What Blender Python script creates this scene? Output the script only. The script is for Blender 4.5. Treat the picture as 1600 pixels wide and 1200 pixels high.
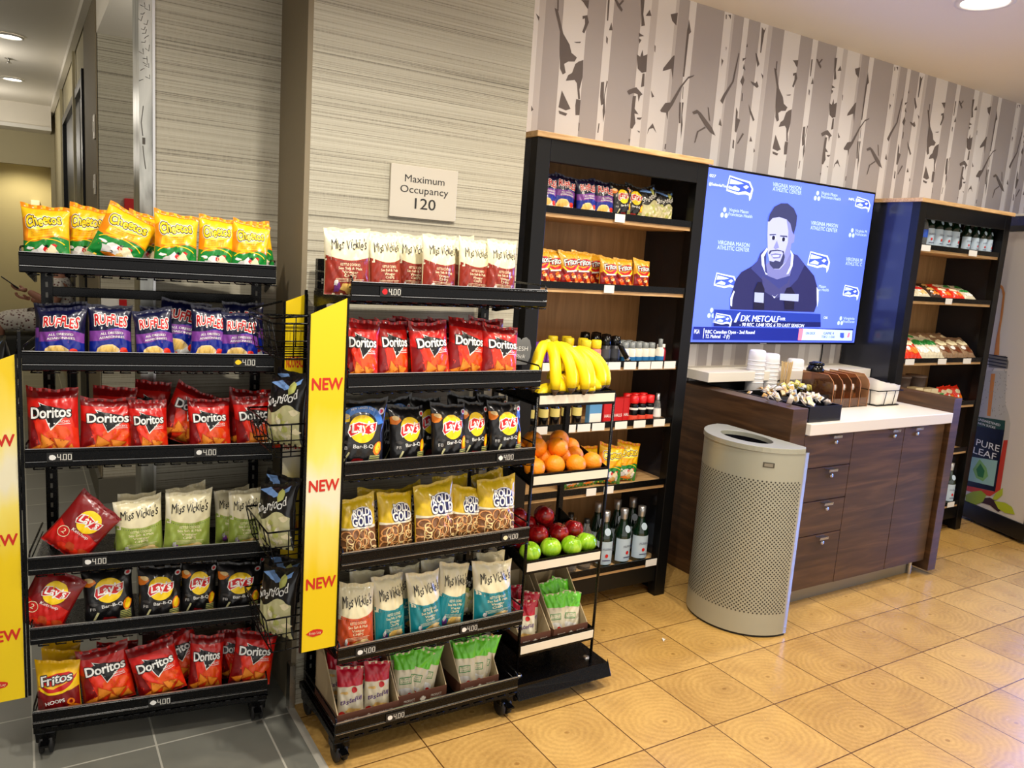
import bpy, bmesh, math, random
from mathutils import Vector, Matrix, Euler, noise as mnoise
for _o in list(bpy.data.objects): bpy.data.objects.remove(_o)
SC = bpy.context.scene
COL = SC.collection
PI = math.pi
def R_(d): return math.radians(d)
# ---------------- camera ----------------
cd = bpy.data.cameras.new('camera'); cam = bpy.data.objects.new('camera', cd); COL.objects.link(cam)
CR = Matrix(((0.8503097, 0.02550929, -0.52566404), (-0.52175056, 0.17165966, -0.83564903), (0.0689185, 0.98482599, 0.15927336)))
cam.matrix_world = Matrix.Translation((0, 0, 1.6)) @ CR.to_4x4()
cd.sensor_width = 36; cd.lens = 36*1236.4/1600; cd.clip_start = .05; cd.clip_end = 60
SC.camera = cam
# ---------------- world, exposure, lamps ----------------
SC.view_settings.view_transform = 'Standard'; SC.view_settings.look = 'None'
SC.view_settings.gamma = 1.0; SC.view_settings.use_curve_mapping = False
SC.view_settings.exposure = 0.15
W = bpy.data.worlds.new('room_light'); SC.world = W; W.use_nodes = True
W.node_tree.nodes['Background'].inputs[0].default_value = (1.0, .96, .91, 1)
W.node_tree.nodes['Background'].inputs[1].default_value = 1.15
def lamp(name, kind, loc, energy, color, size=.1, tgt=None, spot=None, blend=.6):
    l = bpy.data.lights.new(name, kind); l.energy = energy; l.color = color
    if kind == 'AREA': l.shape = 'DISK'; l.size = size
    else: l.shadow_soft_size = size
    if kind == 'SPOT': l.spot_size = R_(spot); l.spot_blend = blend
    o = bpy.data.objects.new(name, l); COL.objects.link(o); o.location = loc
    d = (Vector(tgt)-Vector(loc)) if tgt else Vector((0, 0, -1))
    o.rotation_euler = d.to_track_quat('-Z', 'Y').to_euler()
    return o
WARM = (1.0, .86, .64); NEUT = (1.0, .93, .82)
lamp('spot_over_racks', 'SPOT', (1.05, 1.40, 2.86), 105, NEUT, .05, (1.1, 2.0, 0), 112, .8)
lamp('spot_over_left_rack', 'SPOT', (-.1, 1.45, 2.86), 80, NEUT, .05, (.2, 2.3, 0), 112, .8)
lamp('spot_over_floor', 'SPOT', (2.45, 1.3, 2.86), 95, WARM, .06, (2.4, 1.9, 0), 125)
lamp('spot_over_near_shelf', 'SPOT', (2.3, 2.2, 2.86), 44, NEUT, .07, (2.3, 2.5, 0), 165, 1)
lamp('spot_over_counter', 'SPOT', (3.753, 2.175, 2.86), 62, NEUT, .07, (3.7, 2.5, 0), 165, 1)
lamp('spot_over_far_shelf', 'SPOT', (5.2, 2.175, 2.86), 44, NEUT, .07, (5.2, 2.5, 0), 165, 1)
lamp('spot_over_aisle', 'SPOT', (3.9, .9, 2.86), 55, WARM, .06, (3.8, 1.6, 0), 125)
lamp('spot_near_entry', 'SPOT', (1.2, .2, 2.86), 55, NEUT, .06, (1.2, 1.2, 0), 125)
gl_ = lamp('cooler_glow', 'AREA', (7.4, 2.25, 1.2), 165, (.12, .27, 1.0), 1.3, (3.7, 1.35, 0)); gl_.data.spread = R_(75); gl_.data.shape = 'RECTANGLE'; gl_.data.size = 1.5; gl_.data.size_y = 1.7
lamp('hall_lamp_glow', 'POINT', (-.35, 7.6, 2.6), 9, NEUT, .15)
lamp('hall_lamp_far', 'POINT', (-.35, 9.8, 2.4), 10, NEUT, .15)
lamp('hall_lamp_near', 'POINT', (-.8, 4.5, 2.6), 9, NEUT, .15)
lamp('alcove_glow', 'SPOT', (.05, 11.9, 2.38), 36, (1, .85, .5), .05, (.05, 12.3, 0), 140)
lamp('lobby_glow', 'POINT', (.95, 3.9, 2.3), 8, NEUT, .15)
# ---------------- materials ----------------
def lin(c):
    c = c/255.0
    return c/12.92 if c <= .04045 else ((c+.055)/1.055)**2.4
def col(rgb): return (lin(rgb[0]), lin(rgb[1]), lin(rgb[2]), 1)
MATS = {}
def new_mat(name):
    m = bpy.data.materials.new(name); m.use_nodes = True
    return m, m.node_tree.nodes, m.node_tree.links, m.node_tree.nodes['Principled BSDF']
def mat(name, rgb, rough=.5, metal=0, emit=0, coat=0, trans=0, bump=0, bscale=40, alpha=1, ior=None, spec=.5):
    if name in MATS: return MATS[name]
    m, N, L, B = new_mat(name)
    c = col(rgb)
    B.inputs['Base Color'].default_value = c; B.inputs['Roughness'].default_value = rough
    B.inputs['Metallic'].default_value = metal; B.inputs['Coat Weight'].default_value = coat
    B.inputs['Transmission Weight'].default_value = trans; B.inputs['Alpha'].default_value = alpha
    B.inputs['Specular IOR Level'].default_value = spec
    if ior: B.inputs['IOR'].default_value = ior
    if emit: B.inputs['Emission Color'].default_value = c; B.inputs['Emission Strength'].default_value = emit
    tc = N.new('ShaderNodeTexCoord'); nz = N.new('ShaderNodeTexNoise'); nz.inputs['Scale'].default_value = bscale
    L.new(tc.outputs['Object'], nz.inputs['Vector'])
    if not emit and not trans:
        # slight wear variation so no surface is perfectly uniform
        mr = N.new('ShaderNodeMapRange'); mr.inputs[3].default_value = max(0, rough-.04); mr.inputs[4].default_value = min(1, rough+.06)
        L.new(nz.outputs['Fac'], mr.inputs[0]); L.new(mr.outputs[0], B.inputs['Roughness'])
    if bump:
        bp = N.new('ShaderNodeBump'); bp.inputs['Strength'].default_value = bump; bp.inputs['Distance'].default_value = .004
        L.new(nz.outputs['Fac'], bp.inputs['Height']); L.new(bp.outputs[0], B.inputs['Normal'])
    MATS[name] = m; return m
def foil(name, rgb, rough=.28):   # crinkled snack-bag film
    return mat('film_'+name, rgb, rough, bump=.55, bscale=26, coat=.25)
def flat(name, rgb, emit=0): return mat('ink_'+name, rgb, .35, emit=emit, bump=0)
def grain(name, c1, c2, scale=(1, 1, 1), rough=.4, dist=2.5, nscale=3.0, bump=.05, c3=None, coat=0):
    if name in MATS: return MATS[name]
    m, N, L, B = new_mat(name)
    tc = N.new('ShaderNodeTexCoord'); mp = N.new('ShaderNodeMapping'); mp.inputs['Scale'].default_value = scale
    nz = N.new('ShaderNodeTexNoise'); nz.inputs['Scale'].default_value = nscale; nz.inputs['Detail'].default_value = 9; nz.inputs['Distortion'].default_value = dist
    cr = N.new('ShaderNodeValToRGB'); e = cr.color_ramp.elements
    e[0].position = .3; e[0].color = col(c1); e[1].position = .68; e[1].color = col(c2)
    if c3: x = e.new(.5); x.color = col(c3)
    L.new(tc.outputs['Object'], mp.inputs[0]); L.new(mp.outputs[0], nz.inputs['Vector']); L.new(nz.outputs['Fac'], cr.inputs[0]); L.new(cr.outputs[0], B.inputs['Base Color'])
    bp = N.new('ShaderNodeBump'); bp.inputs['Strength'].default_value = bump; bp.inputs['Distance'].default_value = .002
    L.new(nz.outputs['Fac'], bp.inputs['Height']); L.new(bp.outputs[0], B.inputs['Normal'])
    B.inputs['Roughness'].default_value = rough; B.inputs['Coat Weight'].default_value = coat
    MATS[name] = m; return m
def math_node(N, L, op, a, b=None, c=None):
    n = N.new('ShaderNodeMath'); n.operation = op
    for i, v in enumerate((a, b, c)):
        if v is None: continue
        if isinstance(v, (int, float)): n.inputs[i].default_value = v
        else: L.new(v, n.inputs[i])
    return n.outputs[0]
def tile_mat(name, ox, oy, size, ring, c1, c2, cg, gw, rough):
    m, N, L, B = new_mat(name)
    tc = N.new('ShaderNodeTexCoord'); sp = N.new('ShaderNodeSeparateXYZ'); L.new(tc.outputs['Object'], sp.inputs[0])
    ux = math_node(N, L, 'DIVIDE', math_node(N, L, 'SUBTRACT', sp.outputs[0], ox), size[0])
    uy = math_node(N, L, 'DIVIDE', math_node(N, L, 'SUBTRACT', sp.outputs[1], oy), size[1])
    fx = math_node(N, L, 'FRACT', ux); fy = math_node(N, L, 'FRACT', uy)
    cx = math_node(N, L, 'FLOOR', ux); cy = math_node(N, L, 'FLOOR', uy)
    cb = N.new('ShaderNodeCombineXYZ'); L.new(cx, cb.inputs[0]); L.new(cy, cb.inputs[1])
    wn = N.new('ShaderNodeTexWhiteNoise'); wn.noise_dimensions = '3D'; L.new(cb.outputs[0], wn.inputs['Vector'])
    ws = N.new('ShaderNodeSeparateColor'); L.new(wn.outputs['Color'], ws.inputs[0])
    ex = math_node(N, L, 'MINIMUM', fx, math_node(N, L, 'SUBTRACT', 1, fx)); ey = math_node(N, L, 'MINIMUM', fy, math_node(N, L, 'SUBTRACT', 1, fy))
    edge = math_node(N, L, 'LESS_THAN', math_node(N, L, 'MINIMUM', ex, ey), gw)
    nz = N.new('ShaderNodeTexNoise'); nz.inputs['Scale'].default_value = 7; nz.inputs['Detail'].default_value = 8; L.new(tc.outputs['Object'], nz.inputs['Vector'])
    if ring:
        dx = math_node(N, L, 'SUBTRACT', fx, math_node(N, L, 'MULTIPLY_ADD', ws.outputs[0], .6, .2))
        dy = math_node(N, L, 'SUBTRACT', fy, math_node(N, L, 'MULTIPLY_ADD', ws.outputs[1], .6, .2))
        d = math_node(N, L, 'SQRT', math_node(N, L, 'ADD', math_node(N, L, 'MULTIPLY', dx, dx), math_node(N, L, 'MULTIPLY', math_node(N, L, 'MULTIPLY', dy, dy), 1.7)))
        ph = math_node(N, L, 'MULTIPLY_ADD', d, 75, math_node(N, L, 'MULTIPLY', nz.outputs['Fac'], 16))
        s = math_node(N, L, 'MULTIPLY_ADD', math_node(N, L, 'SINE', ph), .07, .34)
        n2 = N.new('ShaderNodeTexNoise'); n2.inputs['Scale'].default_value = 90; n2.inputs['Detail'].default_value = 4; L.new(tc.outputs['Object'], n2.inputs['Vector'])
        s = math_node(N, L, 'ADD', s, math_node(N, L, 'MULTIPLY_ADD', n2.outputs['Fac'], .5, -.25))
        core = math_node(N, L, 'MULTIPLY', math_node(N, L, 'LESS_THAN', d, .03), .35)
        s = math_node(N, L, 'ADD', s, core)
        s = math_node(N, L, 'ADD', s, math_node(N, L, 'MULTIPLY_ADD', ws.outputs[2], .22, -.11))
        s = math_node(N, L, 'ADD', s, math_node(N, L, 'MULTIPLY_ADD', nz.outputs['Fac'], .7, -.35))
    else:
        s = math_node(N, L, 'MULTIPLY_ADD', nz.outputs['Fac'], .6, math_node(N, L, 'MULTIPLY', ws.outputs[0], .3))
    cr = N.new('ShaderNodeValToRGB'); e = cr.color_ramp.elements; e[0].position = .1; e[0].color = col(c1); e[1].position = .9; e[1].color = col(c2)
    L.new(s, cr.inputs[0])
    mx = N.new('ShaderNodeMix'); mx.data_type = 'RGBA'; L.new(edge, mx.inputs[0]); L.new(cr.outputs[0], mx.inputs[6]); mx.inputs[7].default_value = col(cg)
    L.new(mx.outputs[2], B.inputs['Base Color'])
    bp = N.new('ShaderNodeBump'); bp.inputs['Strength'].default_value = .15; bp.inputs['Distance'].default_value = .002; bp.invert = True
    L.new(edge, bp.inputs['Height']); L.new(bp.outputs[0], B.inputs['Normal'])
    L.new(math_node(N, L, 'MULTIPLY_ADD', nz.outputs['Fac'], .2, rough-.1), B.inputs['Roughness'])
    return m
def linen_mat(name, c1, c2, c3):
    m, N, L, B = new_mat(name)
    tc = N.new('ShaderNodeTexCoord')
    def nz(sx, sz, det=3):
        mp = N.new('ShaderNodeMapping'); mp.inputs['Scale'].default_value = (sx, sx, sz)
        n = N.new('ShaderNodeTexNoise'); n.inputs['Scale'].default_value = 1; n.inputs['Detail'].default_value = det
        L.new(tc.outputs['Object'], mp.inputs[0]); L.new(mp.outputs[0], n.inputs['Vector']); return n.outputs['Fac']
    a = nz(.5, 290, 2); b = nz(.4, 105, 5); c = nz(150, 40)
    s = math_node(N, L, 'MULTIPLY_ADD', a, .85, math_node(N, L, 'MULTIPLY_ADD', b, .35, math_node(N, L, 'MULTIPLY_ADD', c, .12, -.16)))
    cr = N.new('ShaderNodeValToRGB'); e = cr.color_ramp.elements
    e[0].position = .33; e[0].color = col(c1); e[1].position = .68; e[1].color = col(c3); x = e.new(.43); x.color = col(c2)
    L.new(s, cr.inputs[0]); L.new(cr.outputs[0], B.inputs['Base Color'])
    bp = N.new('ShaderNodeBump'); bp.inputs['Strength'].default_value = .4; bp.inputs['Distance'].default_value = .003
    L.new(s, bp.inputs['Height']); L.new(bp.outputs[0], B.inputs['Normal']); B.inputs['Roughness'].default_value = .6
    return m
BLACK = mat('black_powder_coat', (4, 4, 5), .26, bump=.04, bscale=300, spec=.22)
BLACKG = mat('black_gloss_plastic', (5, 5, 6), .18, spec=.3)
BLACKW = mat('black_painted_wood', (9, 9, 10), .32, bump=.03, bscale=90, spec=.3)
BLACKS = mat('black_lacquered_side', (60, 62, 70), .16, metal=.62, bump=.01, bscale=12)
CHROME = mat('brushed_steel', (190, 188, 182), .28, metal=1, bump=.03, bscale=120)
STEEL_HILITE = mat('steel_and_highlight', (205, 205, 205), .3, metal=.9)  # steel trim, also the highlights painted along the tray ridges
WHITE = mat('white_laminate', (238, 232, 220), .35, bump=.02)
PAPER = mat('white_paper', (236, 234, 228), .7)
OAK = grain('light_oak_board', (190, 146, 92), (228, 190, 136), (1.5, 14, 14), .45, 1.2, 4, .04)
OAKB = grain('oak_back_panel', (150, 112, 66), (176, 134, 84), (12, 12, 1.2), .55, 1.0, 3, .03)
WALNUT = grain('walnut_laminate', (54, 35, 20), (96, 67, 41), (.8, .8, 9), .38, 1.2, 2.4, .03, c3=(74, 50, 30))
RUBBER = mat('dark_rubber', (22, 22, 22), .6)
# ---------------- mesh builder ----------------
TXT = {}
def glyph(body, bold=0.0):
    k = (body, bold)
    if k in TXT: return TXT[k]
    cu = bpy.data.curves.new('glyphs', 'FONT'); cu.body = body; cu.size = 1; cu.offset = bold
    cu.resolution_u = 3; cu.fill_mode = 'FRONT'
    o = bpy.data.objects.new('glyphs', cu)
    me = bpy.data.meshes.new_from_object(o)
    vs = [(v.co.x, v.co.y) for v in me.vertices]; fs = [tuple(p.vertices) for p in me.polygons]
    bpy.data.objects.remove(o); bpy.data.curves.remove(cu); bpy.data.meshes.remove(me)
    TXT[k] = (vs, fs); return TXT[k]
def _wid(s):
    vs = glyph(s)[0]; return max(p[0] for p in vs)-min(p[0] for p in vs)
ADV = {}
def advance(c):
    if c not in ADV: ADV[c] = _wid('H'+c+'H')-_wid('HH')
    return ADV[c]
def text_fit(body, width=None, height=None, bold=0, shear=0, space=1.0, align='c', jig=0):
    """2D text scaled to a width and/or cap height; origin: baseline, left or centre; every glyph is filled on its own"""
    V, F, ext = [], [], []
    x = 0
    for i, c in enumerate(body):
        if c != ' ':
            vs, fs = glyph(c); dy = jig*math.sin(i*2.4)*.10; ro = jig*.16*math.sin(i*1.7+.5); sc = 1+jig*.14*math.cos(i*2.1)
            if bold >= .025: sh = [(bold*math.cos(a), bold*math.sin(a)) for a in [2*PI*k/(8 if bold < .06 else 14) for k in range(8 if bold < .06 else 14)]]+([(0, 0)] if bold > .06 else [])
            elif bold >= .005: sh = [(-bold, 0), (bold, 0)]
            else: sh = [(0, 0)]
            for kk, (sx_, sy_) in enumerate(sh):
                b = len(V)
                for p, q in vs:
                    q *= sc; p2 = p*math.cos(ro)-q*math.sin(ro)+sx_; q2 = p*math.sin(ro)+q*math.cos(ro)+dy+sy_
                    V.append((x+p2+shear*q2, q2, kk))
                F += [tuple(b+k for k in f) for f in fs]
        x += advance(c)*space
    x0, x1 = 0.03, x-.03; cap = .70
    sx = width/(x1-x0) if width else None; sy = height/cap if height else None
    if sx is None: sx = sy
    if sy is None: sy = sx
    ax = (x0+x1)/2 if align == 'c' else x0
    return [((p-ax)*sx, q*sy, k) for p, q, k in V], F
class MB:
    def __init__(s): s.v = []; s.f = []; s.m = []; s.s = []; s.mats = []
    def mi(s, m):
        if m not in s.mats: s.mats.append(m)
        return s.mats.index(m)
    def add(s, vs, fs, m, smooth=False):
        b = len(s.v); i = s.mi(m); s.v += [tuple(v) for v in vs]
        for f in fs: s.f.append(tuple(b+k for k in f)); s.m.append(i); s.s.append(smooth)
    def box(s, x0, x1, y0, y1, z0, z1, m):
        vs = [(x, y, z) for x in (x0, x1) for y in (y0, y1) for z in (z0, z1)]
        s.add(vs, [(0, 1, 3, 2), (4, 6, 7, 5), (0, 4, 5, 1), (2, 3, 7, 6), (0, 2, 6, 4), (1, 5, 7, 3)], m); return s
    def prism(s, pts, axis, a, b, m, smooth=False):
        """2D outline extruded along an axis from a to b"""
        def P(p, t):
            return {'x': (t, p[0], p[1]), 'y': (p[0], t, p[1]), 'z': (p[0], p[1], t)}[axis]
        n = len(pts); vs = [P(p, a) for p in pts]+[P(p, b) for p in pts]
        fs = [tuple(range(n-1, -1, -1)), tuple(range(n, 2*n))]+[(i, (i+1) % n, n+(i+1) % n, n+i) for i in range(n)]
        s.add(vs, fs, m, smooth); return s
    def tube(s, pts, r, m, seg=6, cap=True):
        pts = [Vector(p) for p in pts]; n = len(pts); rs = r if isinstance(r, (list, tuple)) else [r]*n
        vs = []; up = None
        for i, p in enumerate(pts):
            d = (pts[min(i+1, n-1)]-pts[max(i-1, 0)]).normalized()
            if up is None:
                up = Vector((0, 0, 1)) if abs(d.z) < .9 else Vector((1, 0, 0))
            a = d.cross(up).normalized(); up = a.cross(d).normalized()
            for k in range(seg):
                t = 2*PI*k/seg; vs.append(p+(a*math.cos(t)+up*math.sin(t))*rs[i])
        fs = [(i*seg+k, i*seg+(k+1) % seg, (i+1)*seg+(k+1) % seg, (i+1)*seg+k) for i in range(n-1) for k in range(seg)]
        if cap: fs += [tuple(range(seg-1, -1, -1)), tuple(range((n-1)*seg, n*seg))]
        s.add(vs, fs, m, True); return s
    def lathe(s, prof, m, c=(0, 0, 0), seg=20, axis='z', a0=0, a1=2*PI):
        """profile of (r, z) or (r, z, material) turned about an axis"""
        full = abs(a1-a0-2*PI) < 1e-6; n = len(prof); k = seg if full else seg+1
        for i in range(n-1):
            mm = prof[i][2] if len(prof[i]) > 2 else m
            vs = []
            for (r, z) in ((prof[i][0], prof[i][1]), (prof[i+1][0], prof[i+1][1])):
                for j in range(k):
                    t = a0+(a1-a0)*j/seg; x, y = r*math.cos(t), r*math.sin(t)
                    vs.append({'z': (c[0]+x, c[1]+y, c[2]+z), 'x': (c[0]+z, c[1]+x, c[2]+y), 'y': (c[0]+x, c[1]+z, c[2]+y)}[axis])
            fs = [(j, (j+1) % k, k+(j+1) % k, k+j) for j in range(seg if full else seg)]
            s.add(vs, fs, mm, True)
        return s
    def poly(s, pts, m): s.add(pts, [tuple(range(len(pts)))], m); return s
    def flatpoly(s, pts, m, frame):
        """2D outline laid on a plane; frame = (origin, ex, ey)"""
        o, ex, ey = frame; s.poly([o+ex*p[0]+ey*p[1] for p in pts], m); return s
    def text(s, body, frame, m, x=0, y=0, width=None, height=None, bold=0, shear=0, align='c', space=1.0, rot=0):
        o, ex, ey = frame; vs, fs = text_fit(body, width, height, bold, shear, space, align)
        cr, sr = math.cos(rot), math.sin(rot)
        n_ = ex.cross(ey).normalized()*2.5e-5; s.add([o+ex*(x+a*cr-b*sr)+ey*(y+a*sr+b*cr)+n_*k for a, b, k in vs], fs, m); return s
    def mesh(s, name, weld=True):
        me = bpy.data.meshes.new(name); me.from_pydata(s.v, [], s.f)
        for m in s.mats: me.materials.append(m)
        me.polygons.foreach_set('material_index', s.m); me.polygons.foreach_set('use_smooth', s.s)
        if weld:
            bm = bmesh.new(); bm.from_mesh(me); bmesh.ops.remove_doubles(bm, verts=bm.verts, dist=1e-6); bmesh.ops.recalc_face_normals(bm, faces=[f for f in bm.faces]); bm.to_mesh(me); bm.free()
        me.update(); return me
    def build(s, name, parent=None, bevel=0, weld=True):
        o = bpy.data.objects.new(name, s.mesh(name, weld)); COL.objects.link(o)
        if parent: o.parent = parent
        if bevel:
            b = o.modifiers.new('soft_edges', 'BEVEL'); b.width = bevel; b.segments = 2; b.limit_method = 'ANGLE'; b.angle_limit = R_(50)
        return o
def tag(o, label, cat, group=None):
    o['label'] = label; o['category'] = cat
    if group: o['group'] = group
    return o
def thing(name, label, cat, loc=(0, 0, 0), rz=0, group=None):
    o = bpy.data.objects.new(name, None); COL.objects.link(o); o.location = loc; o.rotation_euler = (0, 0, rz)
    o.empty_display_size = .05
    return tag(o, label, cat, group)
def struct(o): o['kind'] = 'structure'; return o
def dup(root, loc=None, rot=None, label=None, group=None, scale=None):
    r = root.copy(); COL.objects.link(r)
    if loc is not None: r.location = loc
    if rot is not None: r.rotation_euler = rot
    if scale is not None: r.scale = scale
    if label: r['label'] = label
    if group: r['group'] = group
    for ch in list(root.children):
        c = ch.copy(); COL.objects.link(c); c.parent = r
        for g in list(ch.children):
            d = g.copy(); COL.objects.link(d); d.parent = c
    return r
ORD = ['first', 'second', 'third', 'fourth', 'fifth', 'sixth', 'seventh', 'eighth', 'ninth', 'tenth', 'eleventh', 'twelfth']
V3 = Vector
def vframe(x, y, z, dx=(1, 0, 0), dz=(0, 0, 1)): return (V3((x, y, z)), V3(dx), V3(dz))
MARKS=[[(2.034,2.689),(2.051,2.686),(2.090,2.593),(2.129,2.553),(2.142,2.521),(2.174,2.507),(2.163,2.487),(2.128,2.481),(2.107,2.467),(2.119,2.431),(2.103,2.421),(2.087,2.443),(2.077,2.530),(2.073,2.597)],
[(2.211,2.503),(2.214,2.430),(2.202,2.372),(2.210,2.331),(2.199,2.329),(2.185,2.397),(2.171,2.409),(2.123,2.397),(2.133,2.423),(2.154,2.437),(2.168,2.478),(2.185,2.491)],
[(2.105,2.353),(2.161,2.281),(2.135,2.270),(2.094,2.278)],
[(2.096,2.264),(2.145,2.258),(2.137,2.246),(2.101,2.251)],
[(2.188,2.328),(2.213,2.328),(2.213,2.261),(2.191,2.258),(2.186,2.299)],
[(2.212,2.229),(2.218,2.226),(2.218,2.190),(2.213,2.193)],
[(2.150,2.569),(2.190,2.578),(2.186,2.571),(2.164,2.567)],
[(2.187,2.687),(2.213,2.696),(2.225,2.668),(2.204,2.616),(2.192,2.620),(2.204,2.657),(2.201,2.680),(2.189,2.674)],
[(2.172,2.752),(2.216,2.761),(2.215,2.721),(2.201,2.731),(2.186,2.745)],
[(2.046,2.725),(2.053,2.726),(2.056,2.680),(2.049,2.685)],
[(2.321,2.784),(2.332,2.787),(2.333,2.697),(2.326,2.695)],
[(2.360,2.793),(2.373,2.796),(2.411,2.762),(2.407,2.750),(2.381,2.769)],
[(2.406,2.803),(2.416,2.801),(2.395,2.776),(2.387,2.781)],
[(2.352,2.694),(2.363,2.661),(2.342,2.657)],
[(2.329,2.630),(2.340,2.621),(2.340,2.595),(2.332,2.602)],
[(2.321,2.424),(2.339,2.429),(2.347,2.331),(2.332,2.322),(2.323,2.363)],
[(2.353,2.436),(2.360,2.435),(2.349,2.367),(2.359,2.297),(2.353,2.249),(2.344,2.302),(2.346,2.367)],
[(2.327,2.241),(2.333,2.241),(2.330,2.198),(2.324,2.198)],
[(2.514,2.826),(2.536,2.831),(2.536,2.767),(2.552,2.720),(2.531,2.712),(2.522,2.785)],
[(2.573,2.796),(2.586,2.770),(2.552,2.763)],
[(2.519,2.681),(2.553,2.673),(2.524,2.664)],
[(2.521,2.656),(2.539,2.653),(2.528,2.633)],
[(2.519,2.584),(2.540,2.577),(2.551,2.611),(2.559,2.584),(2.583,2.596),(2.586,2.516),(2.559,2.507),(2.532,2.521)],
[(2.564,2.505),(2.577,2.507),(2.581,2.449),(2.562,2.442)],
[(2.479,2.410),(2.495,2.421),(2.533,2.437),(2.576,2.411),(2.562,2.401),(2.555,2.374),(2.546,2.406),(2.521,2.409),(2.493,2.396)],
[(2.518,2.394),(2.537,2.397),(2.535,2.338),(2.562,2.316),(2.537,2.316),(2.548,2.273),(2.531,2.244),(2.519,2.247),(2.517,2.320)],
[(2.554,2.300),(2.586,2.305),(2.575,2.292),(2.555,2.293)],
[(2.561,2.241),(2.580,2.239),(2.578,2.231)],
[(2.515,2.194),(2.525,2.197),(2.521,2.177)],
[(2.622,2.647),(2.629,2.641),(2.630,2.612),(2.625,2.618)],
[(2.626,2.437),(2.650,2.412),(2.635,2.405)],
[(2.656,2.288),(2.686,2.246),(2.661,2.266),(2.639,2.259),(2.627,2.231),(2.631,2.258)],
[(2.704,2.802),(2.749,2.818),(2.747,2.759),(2.718,2.775)],
[(2.745,2.618),(2.755,2.623),(2.758,2.508),(2.742,2.558),(2.688,2.537),(2.691,2.552)],
[(2.696,2.355),(2.723,2.393),(2.758,2.402),(2.811,2.486),(2.857,2.540),(2.899,2.556),(2.889,2.545),(2.859,2.531),(2.822,2.484),(2.775,2.393),(2.749,2.355),(2.749,2.317),(2.736,2.349),(2.702,2.348)],
[(2.825,2.804),(2.847,2.749),(2.835,2.736),(2.831,2.535),(2.823,2.534),(2.822,2.729)],
[(2.816,2.411),(2.826,2.413),(2.837,2.314),(2.826,2.313)],
[(2.832,2.413),(2.844,2.415),(2.843,2.354),(2.852,2.309),(2.849,2.238),(2.840,2.315)],
[(2.828,2.489),(2.832,2.490),(2.837,2.430),(2.833,2.429)],
[(2.748,2.202),(2.756,2.203),(2.755,2.175),(2.748,2.178)],
[(2.908,2.379),(2.939,2.395),(2.968,2.384),(3.057,2.322),(3.086,2.286),(3.050,2.297),(3.005,2.326),(2.947,2.378),(2.920,2.369)],
[(3.006,2.322),(3.012,2.315),(2.965,2.289),(2.951,2.236),(2.943,2.232),(2.954,2.291)],
[(3.011,2.418),(3.018,2.417),(3.039,2.351),(3.029,2.357)],
[(3.068,2.877),(3.076,2.877),(3.078,2.856),(3.071,2.856)],
[(3.085,2.879),(3.105,2.883),(3.107,2.861),(3.096,2.871)],
[(3.092,2.728),(3.099,2.722),(3.097,2.706)],
[(3.071,2.666),(3.086,2.657),(3.077,2.628)],
[(3.093,2.462),(3.111,2.496),(3.164,2.568),(3.188,2.715),(3.194,2.712),(3.176,2.570),(3.129,2.491),(3.113,2.449)],
[(3.107,2.377),(3.124,2.339),(3.100,2.344)],
[(3.243,2.772),(3.249,2.754),(3.237,2.752)],
[(3.221,2.693),(3.249,2.701),(3.223,2.678)],
[(3.234,2.668),(3.251,2.639),(3.231,2.644)],
[(3.236,2.613),(3.252,2.591),(3.243,2.558),(3.222,2.578)],
[(3.246,2.526),(3.251,2.523),(3.253,2.483),(3.247,2.486)],
[(3.213,2.448),(3.229,2.427),(3.231,2.395),(3.253,2.390),(3.234,2.322),(3.221,2.328)],
[(3.215,2.287),(3.226,2.280),(3.229,2.239),(3.217,2.242)],
[(3.281,2.328),(3.292,2.323),(3.255,2.267),(3.248,2.271)],
[(3.336,2.870),(3.356,2.858),(3.369,2.876),(3.359,2.842),(3.352,2.745),(3.345,2.744)],
[(3.310,2.737),(3.320,2.735),(3.349,2.688),(3.337,2.670)],
[(3.298,2.593),(3.335,2.589),(3.345,2.601),(3.362,2.577),(3.351,2.567),(3.312,2.581)],
[(3.368,2.647),(3.389,2.635),(3.387,2.618)],
[(3.302,2.478),(3.360,2.405),(3.349,2.397),(3.317,2.440)],
[(3.344,2.320),(3.361,2.294),(3.339,2.291)],
[(3.378,2.263),(3.391,2.247),(3.380,2.238)]]
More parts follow.
